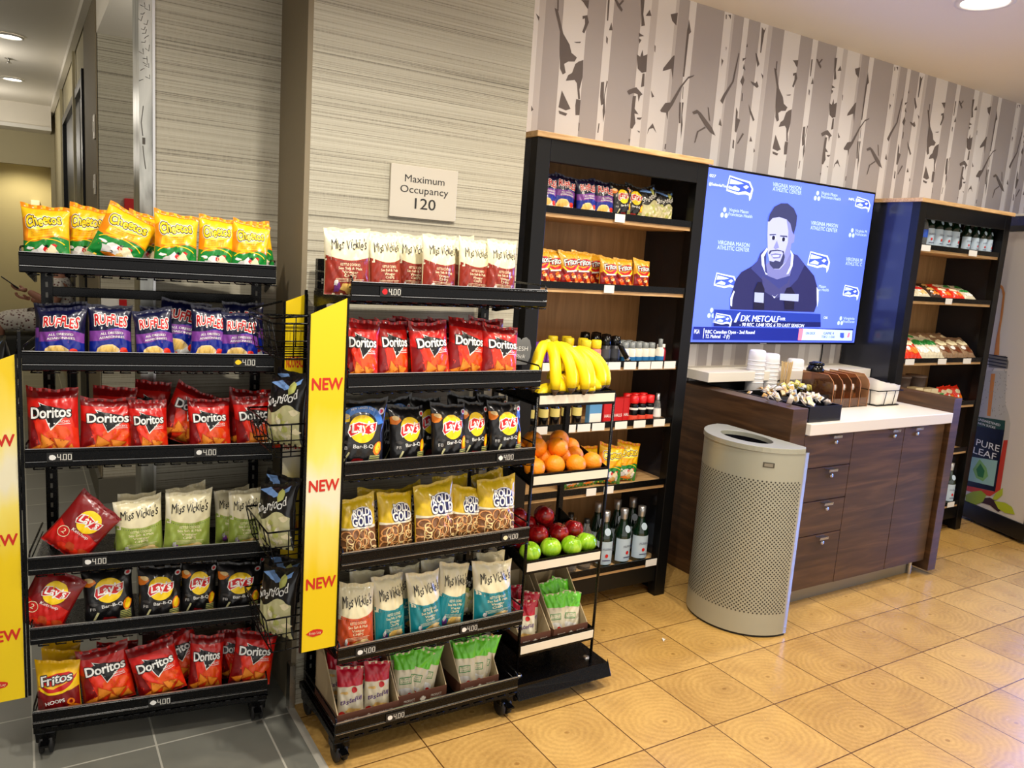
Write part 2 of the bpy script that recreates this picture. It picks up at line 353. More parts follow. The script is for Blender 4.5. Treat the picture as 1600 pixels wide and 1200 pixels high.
TVP={'hair':[(3.395,1.875),(3.403,1.914),(3.432,1.956),(3.480,1.978),(3.532,1.983),(3.589,1.960),(3.622,1.923),(3.624,1.873),(3.612,1.822),(3.596,1.841),(3.574,1.879),(3.540,1.898),(3.478,1.906),(3.428,1.895),(3.407,1.875)],
'face':[(3.395,1.875),(3.428,1.897),(3.478,1.908),(3.539,1.900),(3.577,1.879),(3.601,1.831),(3.623,1.822),(3.623,1.782),(3.603,1.771),(3.603,1.720),(3.581,1.673),(3.536,1.630),(3.491,1.628),(3.449,1.656),(3.424,1.709),(3.404,1.807)],
'neck':[(3.446,1.670),(3.603,1.720),(3.633,1.660),(3.626,1.599),(3.523,1.574),(3.445,1.590),(3.423,1.649)],
'torso':[(3.314,1.634),(3.397,1.697),(3.445,1.590),(3.523,1.574),(3.626,1.599),(3.634,1.722),(3.739,1.666),(3.831,1.608),(3.884,1.526),(3.893,1.462),(3.872,1.402),(3.189,1.402),(3.179,1.461),(3.205,1.560),(3.241,1.600)],
'hood':[(3.367,1.706),(3.412,1.738),(3.423,1.649),(3.445,1.590),(3.523,1.574),(3.634,1.599),(3.622,1.721),(3.667,1.714),(3.739,1.666),(3.692,1.581),(3.638,1.537),(3.548,1.524),(3.421,1.559),(3.308,1.623),(3.352,1.665)],
'hoodline':[(3.388,1.647),(3.375,1.696),(3.412,1.738),(3.421,1.729),(3.396,1.688),(3.420,1.609),(3.444,1.598),(3.430,1.595)],
'hoodline2':[(3.600,1.740),(3.633,1.712),(3.635,1.650),(3.609,1.608),(3.594,1.605),(3.619,1.655),(3.614,1.710)],
'mic1':[(3.350,1.506),(3.371,1.552),(3.400,1.556),(3.431,1.519),(3.448,1.408),(3.362,1.406)],
'mic2':[(3.591,1.494),(3.608,1.531),(3.645,1.538),(3.683,1.503),(3.692,1.414),(3.614,1.412)],
'mic1lab':[(3.356,1.498),(3.429,1.497),(3.436,1.443),(3.361,1.446)],
'mic2lab':[(3.560,1.498),(3.715,1.501),(3.719,1.459),(3.563,1.463)],
'eyeL':[(3.431,1.797),(3.467,1.801),(3.475,1.790),(3.438,1.785)],
'eyeR':[(3.511,1.794),(3.546,1.799),(3.560,1.788),(3.519,1.783)],
'browL':[(3.419,1.810),(3.468,1.815),(3.472,1.810),(3.422,1.804)],
'browR':[(3.503,1.810),(3.559,1.812),(3.565,1.804),(3.506,1.804)],
'nose':[(3.483,1.782),(3.508,1.744),(3.479,1.734),(3.463,1.741)],
'mouth':[(3.447,1.705),(3.483,1.713),(3.532,1.711),(3.525,1.690),(3.473,1.684)],
'teeth':[(3.458,1.701),(3.515,1.705),(3.512,1.696),(3.469,1.693)],
'beard':[(3.443,1.670),(3.477,1.667),(3.490,1.675),(3.529,1.670),(3.539,1.696),(3.546,1.716),(3.534,1.726),(3.496,1.727),(3.452,1.721),(3.440,1.705),(3.430,1.709),(3.437,1.725),(3.495,1.733),(3.548,1.729),(3.562,1.697),(3.554,1.656),(3.528,1.632),(3.483,1.630),(3.450,1.651)],
'faceshade':[(3.539,1.900),(3.577,1.879),(3.601,1.831),(3.623,1.822),(3.623,1.782),(3.603,1.771),(3.603,1.720),(3.581,1.673),(3.554,1.656),(3.558,1.717),(3.574,1.779),(3.566,1.838)],
'tee':[(3.401,1.588),(3.449,1.570),(3.548,1.524),(3.611,1.557),(3.626,1.599),(3.638,1.496),(3.527,1.470),(3.423,1.509)],
'swoosh':[(3.496,1.489),(3.519,1.471),(3.548,1.498),(3.525,1.479),(3.510,1.481)],
'stripeL':[(3.179,1.461),(3.198,1.501),(3.205,1.496),(3.194,1.456),(3.198,1.417),(3.186,1.422)],
'stripeR':[(3.863,1.546),(3.884,1.526),(3.894,1.473),(3.891,1.430),(3.877,1.483)],
'bar':[(3.065,1.399),(3.924,1.393),(3.941,1.323),(3.073,1.329)],
'bar2':[(3.072,1.341),(3.936,1.346),(3.942,1.317),(3.076,1.311)],
'tick':[(2.932,1.307),(4.246,1.310),(4.257,1.234),(2.935,1.240)],
'tickw':[(3.780,1.307),(4.241,1.302),(4.247,1.239),(3.773,1.240)],
'tickp':[(3.753,1.306),(3.790,1.306),(3.786,1.240),(3.754,1.241)],
'slash':[(3.221,1.335),(3.242,1.378),(3.262,1.389),(3.239,1.335)],
'div':[(3.006,1.301),(3.010,1.301),(3.010,1.247),(3.006,1.247)],
't1':[(4.125,1.286),(4.160,1.286),(4.166,1.258),(4.150,1.253),(4.127,1.261)],
't2':[(4.201,1.287),(4.219,1.287),(4.214,1.259),(4.193,1.259)]}
TVT=[('VIRGINIA MASON',3.406,2.060,.228),
('ATHLETIC CENTER',3.410,2.037,.229),
('VIRGINIA MASON',3.751,1.887,.234),
('ATHLETIC CENTER',3.752,1.861,.234),
('VIRGINIA MASON',3.048,1.732,.235),
('ATHLETIC CENTER',3.048,1.707,.235),
('VIRGINIA M',4.099,1.707,.153),
('ATHLETIC C',4.101,1.683,.153),
('Virginia Mason',3.103,1.903,.143),
('Franciscan Health',3.101,1.882,.178),
('Virginia Mason',3.805,2.057,.141),
('Franciscan Health',3.806,2.038,.174),
('Virginia M',4.149,1.877,.108),
('Franciscan',4.150,1.858,.108),
('Mason',3.887,1.543,.063),
('an Health',3.887,1.524,.093),
('Virginia',4.149,1.364,.106),
('Franciscan',4.149,1.345,.110),
('NFL.S',4.038,2.053,.076),
('@Seahawks/YouTube',2.933,2.022,.162),
('027',2.931,2.062,.043),
('DK METCALF',3.267,1.354,.307),
('WR',3.581,1.357,.043),
('- 90 REC, 1,048 YDS, 6 TD LAST SEASON',3.265,1.322,.523),
('PGA',2.939,1.281,.037),
('RBC Canadian Open - 2nd Round',3.018,1.281,.372),
('T2. Mohrad   -7 (F)',3.022,1.257,.179),
('GAME 4',3.972,1.281,.094),
('TOR 2 - 1 OAK',3.959,1.260,.119),
('ON DECK',3.814,1.280,.082),
('CAR',3.955,1.372,.034)]
TVL=[(3.067,2.080,.195),(3.764,1.742,.194),(3.052,1.589,.168),(4.115,2.076,.141),(4.112,1.569,.154),(3.075,1.382,.131)]
TVI=[(3.071,1.886),(3.774,2.038),(4.120,1.861),(4.124,1.349),(3.056,1.372)]
ADP={'bottle':[(.493,1.055),(.333,1.075),(.323,.990),(.307,.866),(.262,.795),(.240,.742),(.231,.629),(.225,.281),(.271,.230),(.505,.205),(.524,.594),(.510,.742),(.527,.895),(.517,1.028)],
'tea':[(.267,.620),(.235,.630),(.227,.292),(.299,.224),(.504,.200),(.504,.237),(.278,.264)],
'cap':[(.505,1.158),(.361,1.172),(.334,1.139),(.333,1.091),(.488,1.078)],
'greenlab':[(.522,.728),(.280,.751),(.274,.688),(.516,.662)],
'blacklab':[(.516,.662),(.274,.688),(.265,.268),(.504,.237)],
'pic':[(.516,.443),(.286,.475),(.283,.298),(.504,.274)],
'leafp':[(.433,.447),(.366,.405),(.340,.353),(.375,.306),(.436,.313),(.476,.362)],
'leafp2':[(.420,.420),(.375,.379),(.379,.329),(.424,.328),(.447,.370)],
'l1':[(.501,.169),(.445,.212),(.375,.240),(.328,.224),(.346,.170),(.424,.114),(.489,.111)],
'l2':[(.207,.312),(.201,.265),(.240,.217),(.275,.211),(.256,.259)],
'l3':[(.259,.205),(.171,.221),(.114,.211),(.082,.170),(.158,.155),(.215,.165)],
'stem':[(.365,.188),(.297,.216),(.209,.203),(.166,.194),(.211,.143),(.287,.166),(.359,.160)],
'stream':[(.510,1.641),(.481,1.626),(.456,1.585),(.444,1.447),(.443,1.318),(.419,1.170),(.462,1.164),(.465,1.262),(.461,1.403),(.470,1.563),(.487,1.605),(.508,1.620)],
'stream2':[(.460,1.037),(.425,1.043),(.406,.753),(.435,.752)]}
# ======================= the setting =======================
WOODT = tile_mat('end_grain_wood_tile', 2.385, 1.445, (.3225, .33), True, (212, 170, 96), (144, 103, 48), (96, 64, 32), .0072, .26)
GREYT = tile_mat('grey_stone_tile', .33, 2.48, (.33, .33), False, (112, 112, 104), (142, 142, 132), (186, 184, 172), .009, .38)
LINEN = linen_mat('woven_linen_wallpaper', (112, 107, 92), (166, 160, 141), (186, 181, 162))
TAUPE = mat('taupe_wall_paint', (128, 116, 92), .7, bump=.05, bscale=60)
CEILM = mat('ceiling_paint', (240, 234, 222), .8, bump=.03, bscale=60)
CREAM = mat('cream_wall_paint', (196, 186, 152), .75, bump=.04, bscale=60)
wf = MB().box(.775, 9, -3, 3.1, -.04, 0, WOODT).build('floor'); struct(wf)
gf = MB().box(-3.2, .75, -3, 13, -.04, 0, GREYT).box(.75, 4, 2.52, 6, -.04, -.0005, GREYT).build('floor_grey_tile'); struct(gf)
struct(MB().box(.75, .775, -3, 2.52, -.04, .001, mat('metal_strip', (205, 200, 186), .4, metal=.3)).build('trim_floor_transition'))
YA = 2.81
struct(MB().box(.374, .78, YA, YA+.14, 0, 3.2, LINEN).build('wall_left_panel'))
struct(MB().box(.782, 1.57, 2.52, 3.3, 0, 3.2, LINEN).box(.765, .782, 2.52, YA+.14, 0, 3.2, TAUPE).build('wall_sign'))
struct(MB().box(.756, .775, 2.5, 2.54, 0, .16, CHROME).build('trim_corner_guard'))
# stainless column trim with scratches
def steel_col():
    b = MB(); SM = grain('scratched_stainless', (120, 120, 114), (190, 190, 182), (6, 6, 1.5), .3, .6, 3, .1)
    SM.node_tree.nodes['Principled BSDF'].inputs['Metallic'].default_value = .75
    b.box(.328, .372, YA-.012, YA+.14, 0, 3.2, SM).box(.366, .3735, YA-.018, YA+.01, 0, 3.2, STEEL_HILITE)
    rr = random.Random(4); dk = mat('scratch_dark', (70, 66, 58), .6)
    def scr(pts, w=.0012):
        b.tube([(x, YA-.0125, z) for x, z in pts], w, dk, 4)
    for k in range(26):
        z = 2.05+k*.014+rr.random()*.01; x = .326+rr.random()*.022
        scr([(x, z), (x+.006+rr.random()*.008, z+.008-rr.random()*.016), (x+.012, z+.006+rr.random()*.008)], .0009)
    scr([(.34, 1.98), (.334, 1.93), (.338, 1.89)]); scr([(.338, 1.86), (.342, 1.82), (.346, 1.79)])
    b.box(.337, .345, YA-.0145, YA-.012, 1.865, 1.885, dk)
    for k in range(8): scr([(.33+k*.004, 1.60+rr.random()*.02), (.334+k*.004, 1.63+rr.random()*.02)], .0008)
    return b
struct(steel_col().build('trim_steel_column'))
# birch wall with its printed wallpaper
WPBG = mat('wallpaper_taupe', (174, 166, 163), .75, bump=.03, bscale=80)
WPL = mat('wallpaper_trunk_light', (226, 221, 217), .75); WPM = mat('wallpaper_trunk_mid', (200, 193, 189), .75); WPD = mat('wallpaper_bark_mark', (104, 94, 90), .75)
def birch_wall():
    b = MB().box(1.57, 8.6, 3.1, 3.25, 0, 3.0, WPBG)
    P = 1.43; stripes = [(1.895, 1.955, WPL), (1.955, 1.988, WPM), (2.081, 2.213, WPL), (2.315, 2.36, WPL), (2.525, 2.583, WPL), (2.583, 2.623, WPM), (2.623, 2.735, WPL), (2.735, 2.755, WPM), (2.823, 2.868, WPL), (3.06, 3.115, WPL), (3.115, 3.13, WPM), (3.2, 3.238, WPL)]
    for k in range(-1, 4):
        for x0, x1, m in stripes:
            a, c = x0+P*k, x1+P*k
            if c < 1.6 or a > 8.4: continue
            a = max(a, 1.58)
            b.add([(a, 3.0992, 0), (c, 3.0992, 0), (c, 3.0992, 2.89), (a, 3.0992, 2.89)], [(0, 1, 2, 3)], m)
        for mk in MARKS:
            for dz in (0, -.93, -1.86):
                pts = [(x+P*k+(.37 if dz == -.93 else 0), z+dz) for x, z in mk]
                if min(p[0] for p in pts) < 1.6 or max(p[0] for p in pts) > 8.4 or min(p[1] for p in pts) < .02: continue
                b.poly([(x, 3.0985, min(z, 2.888)) for x, z in pts], WPD)
    return b
struct(birch_wall().build('wall_back', weld=False))
struct(MB().box(8.6, 8.7, -3, 3.2, 0, 3.0, CREAM).build('wall_right'))
# ceilings
struct(MB().box(-.55, 8.6, -3, 3.25, 2.89, 2.98, CEILM).box(-3.2, -.55, -3, 12.6, 2.89, 2.98, CEILM).box(-.55, .40, 3.25, 12.6, 2.89, 2.98, CEILM).build('ceiling'))
struct(MB().box(.385, .78, YA+.14, 5.05, 2.63, 2.9, CEILM).box(.78, 2.6, 3.3, 5.05, 2.63, 2.9, CEILM).build('ceiling_lobby'))
# lobby and hallway
struct(MB().box(.385, 2.6, 5.05, 5.2, 0, 2.9, LINEN).build('wall_lobby'))
struct(MB().box(.378, .388, 5.05, 5.9, 0, 2.9, TAUPE).box(.385, .5, 5.2, 6.05, 0, 2.9, TAUPE).box(.385, .5, 6.05, 8.7, 2.56, 2.9, CREAM).box(.385, .5, 8.7, 11, 0, 2.9, CREAM).build('wall_hall_right'))
struct(MB().box(.36, .378, 6.8, 6.86, 0, 2.89, CREAM).box(.36, .378, 8.75, 8.85, 0, 2.89, CREAM).box(.34, .378, 3.3, 11, 2.83, 2.888, CEILM).build('trim_crown'))
DG = mat('dark_door_paint', (26, 29, 30), .4, bump=.03)
dr = MB().box(.40, .46, 6.05, 8.7, 0, 2.56, DG).box(.37, .40, 6.05, 6.13, 0, 2.6, BLACKW).box(.37, .40, 8.62, 8.7, 0, 2.56, BLACKW).box(.37, .40, 6.13, 8.62, 2.5, 2.56, BLACKW).box(.392, .40, 7.36, 7.38, 0, 2.5, BLACKW).build('door_1'); struct(dr)
BASEM = mat('grey_baseboard', (96, 92, 80), .5)
struct(MB().box(.36, .383, 5.03, 6.05, 0, .15, BASEM).box(.36, 2.6, 5.02, 5.05, 0, .15, BASEM).build('baseboard_hall'))
struct(MB().box(-3.2, -.0, 11, 11.1, 2.25, 2.9, CREAM).box(-.0, .345, 11, 11.1, 2.25, 2.9, CREAM).box(.345, .5, 11, 11.1, 0, 2.9, CREAM).box(-3.2, .4, 12.45, 12.6, 0, 2.9, CREAM).box(.4, .5, 11.1, 12.6, 0, 2.9, CREAM).box(-3.2, .4, 11.1, 12.45, 2.4, 2.45, CEILM).build('wall_hall_far'))
struct(MB().box(-3.2, .345, 10.6, 11, 2.62, 2.9, CEILM).box(-3.2, .345, 10.57, 10.6, 2.62, 2.66, PAPER).build('trim_hall_beam'))
struct(MB().box(-3.3, -3.2, -3, 12.6, 0, 2.98, CREAM).build('wall_hall_left'))
def lamp_fixture(x, y, r, label, z=2.89, group='recessed hallway downlights'):
    t = thing('ceiling_light', label, 'light', (x, y, z), 0, group)
    MB().lathe([(r*1.25, -.001), (r*1.25, -.012), (r*1.02, -.014), (r*.98, -.004)], mat('white_trim_ring', (235, 232, 225), .4), seg=28).build('trim_ring', t)
    MB().lathe([(0, -.006), (r*.98, -.006)], mat('lamp_lens', (255, 248, 232), .4, emit=9), seg=28).build('lamp_lens', t)
lamp_fixture(-.02, 6.95, .075, 'recessed ceiling light, nearer of the two in the hallway')
lamp_fixture(-.01, 8.95, .075, 'recessed ceiling light, farther of the two in the hallway')
lamp_fixture(3.753, 2.175, .10, 'round recessed ceiling light above the wooden counter')
lamp_fixture(.05, 11.7, .06, 'small ceiling light in the alcove at the hallway end', 2.40)
sk = thing('fire_sprinkler', 'small sprinkler head on the hallway ceiling between two lights', 'sprinkler', (-.03, 7.9, 2.89))
MB().lathe([(0, -.001), (.03, -.002), (.03, -.006), (.008, -.008), (.008, -.03), (.02, -.032), (.02, -.035), (0, -.035)], CHROME, seg=14).build('sprinkler_head', sk)
def wall_plate(y, z0, z1, lab):
    t = thing('wall_plate', lab, 'switch', (.377, y, z0))
    MB().box(-.008, 0, -.035, .035, 0, z1-z0, WHITE).build('cover_plate', t, .003)
    MB().box(-.012, -.008, -.012, .012, (z1-z0)*.3, (z1-z0)*.7, PAPER).build('rocker', t)
wall_plate(5.12, 2.08, 2.21, 'white wall plate, upper of two on the hallway corner')
wall_plate(5.14, 1.78, 1.89, 'white wall plate, lower of two on the hallway corner')
fa = thing('fire_alarm_box', 'red fire alarm pull box on the far lobby wall', 'alarm', (.555, 5.05, 1.63))
MB().box(-.045, .045, -.045, 0, 0, .14, mat('alarm_red', (190, 16, 22), .35)).build('housing', fa, .004)
MB().box(-.03, .03, -.052, -.045, .05, .07, PAPER).build('pull_handle', fa)
ex = thing('notice_panel', 'white and red notice hanging on the lobby wall behind the rack', 'notice', (.43, 5.05, 1.0))
MB().box(-.04, .05, -.012, 0, 0, .22, PAPER).build('board', ex); MB().box(.05, .09, -.014, 0, .02, .2, MATS['alarm_red']).build('red_edge', ex)
ds = thing('wall_dispenser', 'small grey and white dispenser on the alcove wall', 'dispenser', (.2, 12.45, 1.70))
MB().box(-.05, .05, -.09, 0, .1, .19, WHITE).build('body', ds, .006); MB().box(-.035, .035, -.07, 0, 0, .1, mat('smoked_plastic', (60, 58, 54), .3)).build('nozzle_cover', ds, .006)
# occupancy sign
sg = thing('occupancy_sign', 'square grey wall sign with black maximum occupancy lettering', 'sign', (1.05, 2.52, 1.703))
MB().box(0, .248, -.012, 0, 0, .172, mat('brushed_sign_face', (196, 188, 172), .35, metal=.25)).build('sign_plate', sg, .0015)
INK = mat('black_lettering', (24, 22, 20), .5)
fr = vframe(0, -.0128, 0); tx = MB()
tx.text('Maximum', fr, INK, .124, .118, width=.15, height=.0235, bold=0.002)
tx.text('Occupancy', fr, INK, .124, .083, width=.178, height=.0235)
tx.text('120', fr, INK, .124, .032, width=.088, height=.036, bold=.006)
tx.build('lettering', sg)
# ======================= snack bags =======================
def blob(cx, cz, rx, rz, n=14, seed=0, j=.12, rot=0):
    rr = random.Random(seed+int(cx*7+cz*13)); o = []
    for i in range(n):
        a = 2*PI*i/n; k = 1+(rr.random()*2-1)*j; x, z = rx*k*math.cos(a), rz*k*math.sin(a)
        o.append((cx+x*math.cos(rot)-z*math.sin(rot), cz+x*math.sin(rot)+z*math.cos(rot)))
    return o
def ring_pts(cx, cz, rx, rz, w, n=16, a0=0, a1=2*PI, rot=0):
    def E(a, k): 
        x, z = (rx+k)*math.cos(a), (rz+k)*math.sin(a)
        return (cx+x*math.cos(rot)-z*math.sin(rot), cz+x*math.sin(rot)+z*math.cos(rot))
    quads = []
    for i in range(n):
        a, b = a0+(a1-a0)*i/n, a0+(a1-a0)*(i+1)/n
        quads.append([E(a, w/2), E(b, w/2), E(b, -w/2), E(a, -w/2)])
    return quads
class Bag:
    """a pillow bag of film: printed shapes in millimetres, x from -70 to 70 and z from 0 to 200, laid on the bulged front"""
    def __init__(s, seed, base, w=.14, h=.2, T=.055, top=None, crumple=1.0):
        s.w, s.h, s.T = w, h, T; s.base = base; s.items = []; s.r = random.Random(seed); s.cr = crumple
        s.waves = [(s.r.uniform(50, 150), s.r.uniform(-90, 90), s.r.uniform(0, 6.28), s.r.uniform(.0007, .0022)*crumple) for _ in range(6)]
        s.topa = s.r.uniform(-.009, .009); s.fl = s.r.uniform(.0, .006); s.dip = s.r.uniform(.002, .010); s.topb = s.r.uniform(-.5, .5); s.curl = s.r.uniform(-.008, .010)
        s.ph = s.r.uniform(0, 6)
    def surf(s, x, z, side=1, off=0):
        w, h, T = s.w, s.h, s.T
        u = max(-1, min(1, x/(w/2))); v = max(0, min(1, z/h))
        bv = max(0, min(1, (v-.035)/.9)); prof = max(0, math.sin(PI*bv**.85))**.55 if 0 < bv < 1 else 0
        bul = max(0, 1-abs(u)**2.6)**.6*prof
        cr = 0
        for a, b, p, am in s.waves: cr += am*(math.sqrt(math.sin((a*x+b*z)+p)**2+.22)*2-1)
        cr *= min(1, bul*1.6)
        pleat = .0022*math.sin(x*260+s.ph+side)*(math.exp(-(1-v)*9)+math.exp(-v*11))*min(1, (1-abs(u))*4)
        y = -side*(T/2*bul+cr)-pleat-off*side
        y += s.curl*max(0, v-.75)*4*(1 if True else 0)*u*s.topb*2 + s.curl*max(0, v-.8)*3
        xx = x*(1-.045*math.sin(PI*min(1, max(0, v)))-.02*bul)
        zz = z+s.topa*u*max(0, v-.6)*2.5 - s.dip*(1-abs(u)**1.6)*max(0, v-.7)/.3 - .003*math.cos(u*PI*2.5+s.ph)*max(0, v-.8)*5*.6
        xx += u*s.fl*max(0, v-.75)*3
        return (xx, y, zz)
    def poly(s, pts, m, lay=1): s.items.append(([(p[0]/1000, p[1]/1000) for p in pts], [tuple(range(len(pts)))], m, lay)); return s
    def quads(s, qs, m, lay=1):
        vs = []; fs = []
        for q in qs:
            b = len(vs); vs += [(p[0]/1000, p[1]/1000) for p in q]; fs.append(tuple(b+i for i in range(len(q))))
        s.items.append((vs, fs, m, lay)); return s
    def band(s, z0, z1, m, lay=1, wave=0, f=.06, x0=-70, x1=70, arc=0):
        n = 14; up = []; dn = []
        for i in range(n+1):
            x = x0+(x1-x0)*i/n
            up.append((x, z1+wave*math.sin(x*f)-arc*(1-(x/70)**2))); dn.append((x, z0))
        return s.poly(dn+up[::-1], m, lay)
    def text(s, body, x, z, wid, hei, m, lay=2, bold=0, shear=0, rot=0, arc=0, space=1.0, jig=0):
        vs, fs = text_fit(body, wid, hei, bold, shear, space, jig=jig)
        r = R_(rot); o = []
        for a, b, _k in vs:
            b += arc*(1-(a/(wid/2))**2) if wid else 0
            o.append(((x+a*math.cos(r)-b*math.sin(r))/1000, (z+a*math.sin(r)+b*math.cos(r))/1000))
        s.items.append((o, fs, m, lay)); return s
    def logo(s, body, x, z, wid, hei, fill, line, lay=2, bold=.02, out=.06, halo=None, hb=.11, **k):
        if halo: s.text(body, x, z, wid, hei, halo, lay, bold=hb, **k)
        s.text(body, x, z, wid, hei, line, lay+1, bold=out, **k)
        return s.text(body, x, z, wid, hei, fill, lay+2, bold=bold, **k)
    def mesh(s, name):
        b = MB(); nu, nv = 28, 38; w, h = s.w, s.h
        us = [math.sin(PI/2*(2*i/nu-1))*w/2 for i in range(nu+1)]
        for side in (1, -1):
            vs = [s.surf(x, h*j/nv, side) for j in range(nv+1) for x in us]
            fs = [(j*(nu+1)+i, j*(nu+1)+i+1, (j+1)*(nu+1)+i+1, (j+1)*(nu+1)+i) for j in range(nv) for i in range(nu)]
            if side < 0: fs = [f[::-1] for f in fs]
            b.add(vs, fs, s.base, True)
        # crimped seals
        for vs, fs, m, lay in s.items:
            bm = bmesh.new(); bv = [bm.verts.new((x, z, 0)) for x, z in vs]
            for f in fs:
                try: bm.faces.new([bv[i] for i in f])
                except ValueError: pass
            if len(bm.faces): bmesh.ops.triangulate(bm, faces=[f for f in bm.faces if len(f.verts) > 4])
            lim = w/2*.992
            def cut(co, no, clear=False):
                bmesh.ops.bisect_plane(bm, geom=bm.verts[:]+bm.edges[:]+bm.faces[:], plane_co=co, plane_no=no, clear_outer=clear)
            cut((lim, 0, 0), (1, 0, 0), True); cut((-lim, 0, 0), (-1, 0, 0), True); cut((0, h*.998, 0), (0, 1, 0), True); cut((0, .0005, 0), (0, -1, 0), True)
            if not bm.verts: bm.free(); continue
            xs = [v.co.x for v in bm.verts]; zs = [v.co.y for v in bm.verts]
            for x in us[1:-1]:
                if min(xs) < x < max(xs): cut((x, 0, 0), (1, 0, 0))
            for j in range(1, nv):
                z = h*j/nv
                if min(zs) < z < max(zs): cut((0, z, 0), (0, 1, 0))
            bmesh.ops.remove_doubles(bm, verts=bm.verts, dist=2e-6)
            bm.verts.index_update()
            nvs = [s.surf(v.co.x, v.co.y, 1, .0008+.00033*lay) for v in bm.verts]
            nfs = []
            for f in bm.faces:
                ix = [v.index for v in f.verts]
                if f.normal.z > 0: ix = ix  # front faces -y after mapping
                nfs.append(tuple(ix))
            bm.free()
            b.add(nvs, nfs, m, True)
        me = b.mesh(name, weld=False); return me
F_ = foil
Y1 = F_('orange_yellow', (250, 196, 20)); OR = F_('orange', (240, 140, 10)); GRN = F_('green', (20, 132, 50)); NAVY = F_('navy', (8, 12, 52)); BLUE = F_('blue', (12, 34, 140))
RED = F_('red', (204, 22, 14)); DRED = F_('dark_red', (128, 14, 16)); BRED = F_('bright_red', (232, 48, 18)); ORR = F_('orange_red', (240, 84, 22)); BLK = F_('black', (20, 19, 20)); CRM = F_('cream', (226, 216, 176)); LIME = F_('olive_green', (150, 168, 72))
TEAL = F_('teal', (22, 128, 138)); MAR = F_('maroon', (142, 44, 30)); GOLD = F_('gold', (214, 180, 28)); CRIM = F_('crimson', (190, 10, 44)); LGRN = F_('bright_green', (110, 214, 50)); PEARL = F_('pearl', (226, 218, 190)); KHAKI = F_('khaki', (206, 202, 150)); RUST = F_('rust', (196, 74, 30))
PURP = F_('purple', (120, 50, 150)); SILV = mat('film_silver', (200, 198, 190), .25, metal=.5, bump=.5, bscale=26)
wI = flat('white', (240, 240, 235)); kI = flat('black', (18, 16, 16)); rI = flat('red', (205, 20, 24)); yI = flat('yellow', (252, 212, 14)); nI = flat('navy', (24, 26, 84)); oI = flat('orange', (238, 128, 24)); tI = flat('tan', (226, 188, 110)); cI = flat('cream', (244, 232, 190)); gI = flat('green', (34, 140, 56)); bI = flat('brown', (110, 56, 26)); pI = flat('purple', (124, 60, 150)); lbI = flat('light_blue', (120, 160, 220)); dgI = flat('dark_grey', (60, 58, 56)); ltI = flat('light_tan', (246, 214, 150)); gyI = flat('light_grey', (206, 204, 200)); vI = flat('violet', (84, 36, 120)); pyI = flat('pale_yellow', (255, 236, 70)); crI = flat('crimson', (196, 20, 50)); olI = flat('olive', (186, 190, 104))
def chips(b, pts, m1, m2, lay=3):
    for i, (x, z, r, a) in enumerate(pts):
        t = [(x+r*math.cos(a+q), z+r*math.sin(a+q)) for q in (PI/2, PI/2+2.1, PI/2+4.2)]
        t2 = [(x+r*.82*math.cos(a+q), z+1+r*.82*math.sin(a+q)) for q in (PI/2, PI/2+2.1, PI/2+4.2)]
        b.poly(t, m2, lay+(i % 2)*2); b.poly(t2, m1, lay+1+(i % 2)*2)
def d_cheetos(seed, logo=True):
    b = Bag(seed, Y1)
    b.band(186, 200, OR, 1); b.band(0, 92, OR, 1, 5, .05); b.band(0, 84, GRN, 2, 8, .045)
    b.poly([(-70, 150), (-40, 170), (-56, 60), (-70, 60)], OR, 1)
    b.quads(ring_pts(0, 60, 62, 26, 3.5, 14, .3, 2.9), yI, 4)
    for k, (x, z, rx, rz, m) in enumerate([(-6, 40, 26, 22, wI), (22, 44, 20, 18, cI), (-30, 34, 14, 16, gyI), (30, 62, 9, 6, rI), (4, 52, 8, 7, rI), (12, 26, 14, 10, tI), (-16, 30, 8, 5, kI), (6, 62, 6, 4, kI), (36, 30, 10, 14, gyI), (-44, 56, 12, 5, wI), (-2, 16, 30, 9, oI)]):
        b.poly(blob(x, z, rx, rz, 12, seed+k, .28), m, 5+(k % 3))
    b.poly(blob(2, 140, 58, 24, 18, 3, .05, .15), pyI, 3)
    b.logo('Cheetos', 0, 128, 104, 33, yI, kI, 4, bold=.035, out=.095, halo=wI, hb=.14, rot=8, arc=4, space=1.0, jig=.5)
    for i in range(3): b.text('CRUNCHY CHEESE', -6, 112-i*7, 66, 3.6, oI, 5, rot=7)
    return b
def d_ruffles(seed, dressed=True):
    b = Bag(seed, NAVY)
    b.band(0, 108, BLUE, 1, 6, .05, arc=-8); b.band(74, 108, pI if dressed else BLUE, 2, 3, .05, arc=-6)
    b.band(0, 74, BLUE, 3, 4, .05, arc=-8)
    b.text('ALL DRESSED', 4, 96, 76, 8, wI, 6, bold=.02, rot=3, arc=3); b.text('ASSAISONNEES', 4, 83, 84, 7.5, wI, 6, bold=.02, rot=3, arc=3)
    b.poly(blob(-14, 38, 40, 26, 14, 2, .12, .25), ltI, 5); b.poly(blob(-16, 38, 34, 20, 14, 5, .1, .25), flat('chip', (244, 200, 106)), 6)
    for i in range(6): b.poly([(-44+i*10, 22), (-42+i*10, 22), (-32+i*10, 58), (-34+i*10, 58)], tI, 7)
    b.poly(blob(40, 26, 24, 22, 14, 8, .1), wI, 8); b.poly(blob(42, 42, 16, 11, 12, 9, .2), BRED, 9); b.poly(blob(12, 20, 22, 10, 12, 9, .2), wI, 7)
    b.logo('RUFFLES', 0, 124, 106, 34, rI, wI, 5, bold=.03, out=.09, rot=-3, arc=6, space=.98, jig=.6)
    return b
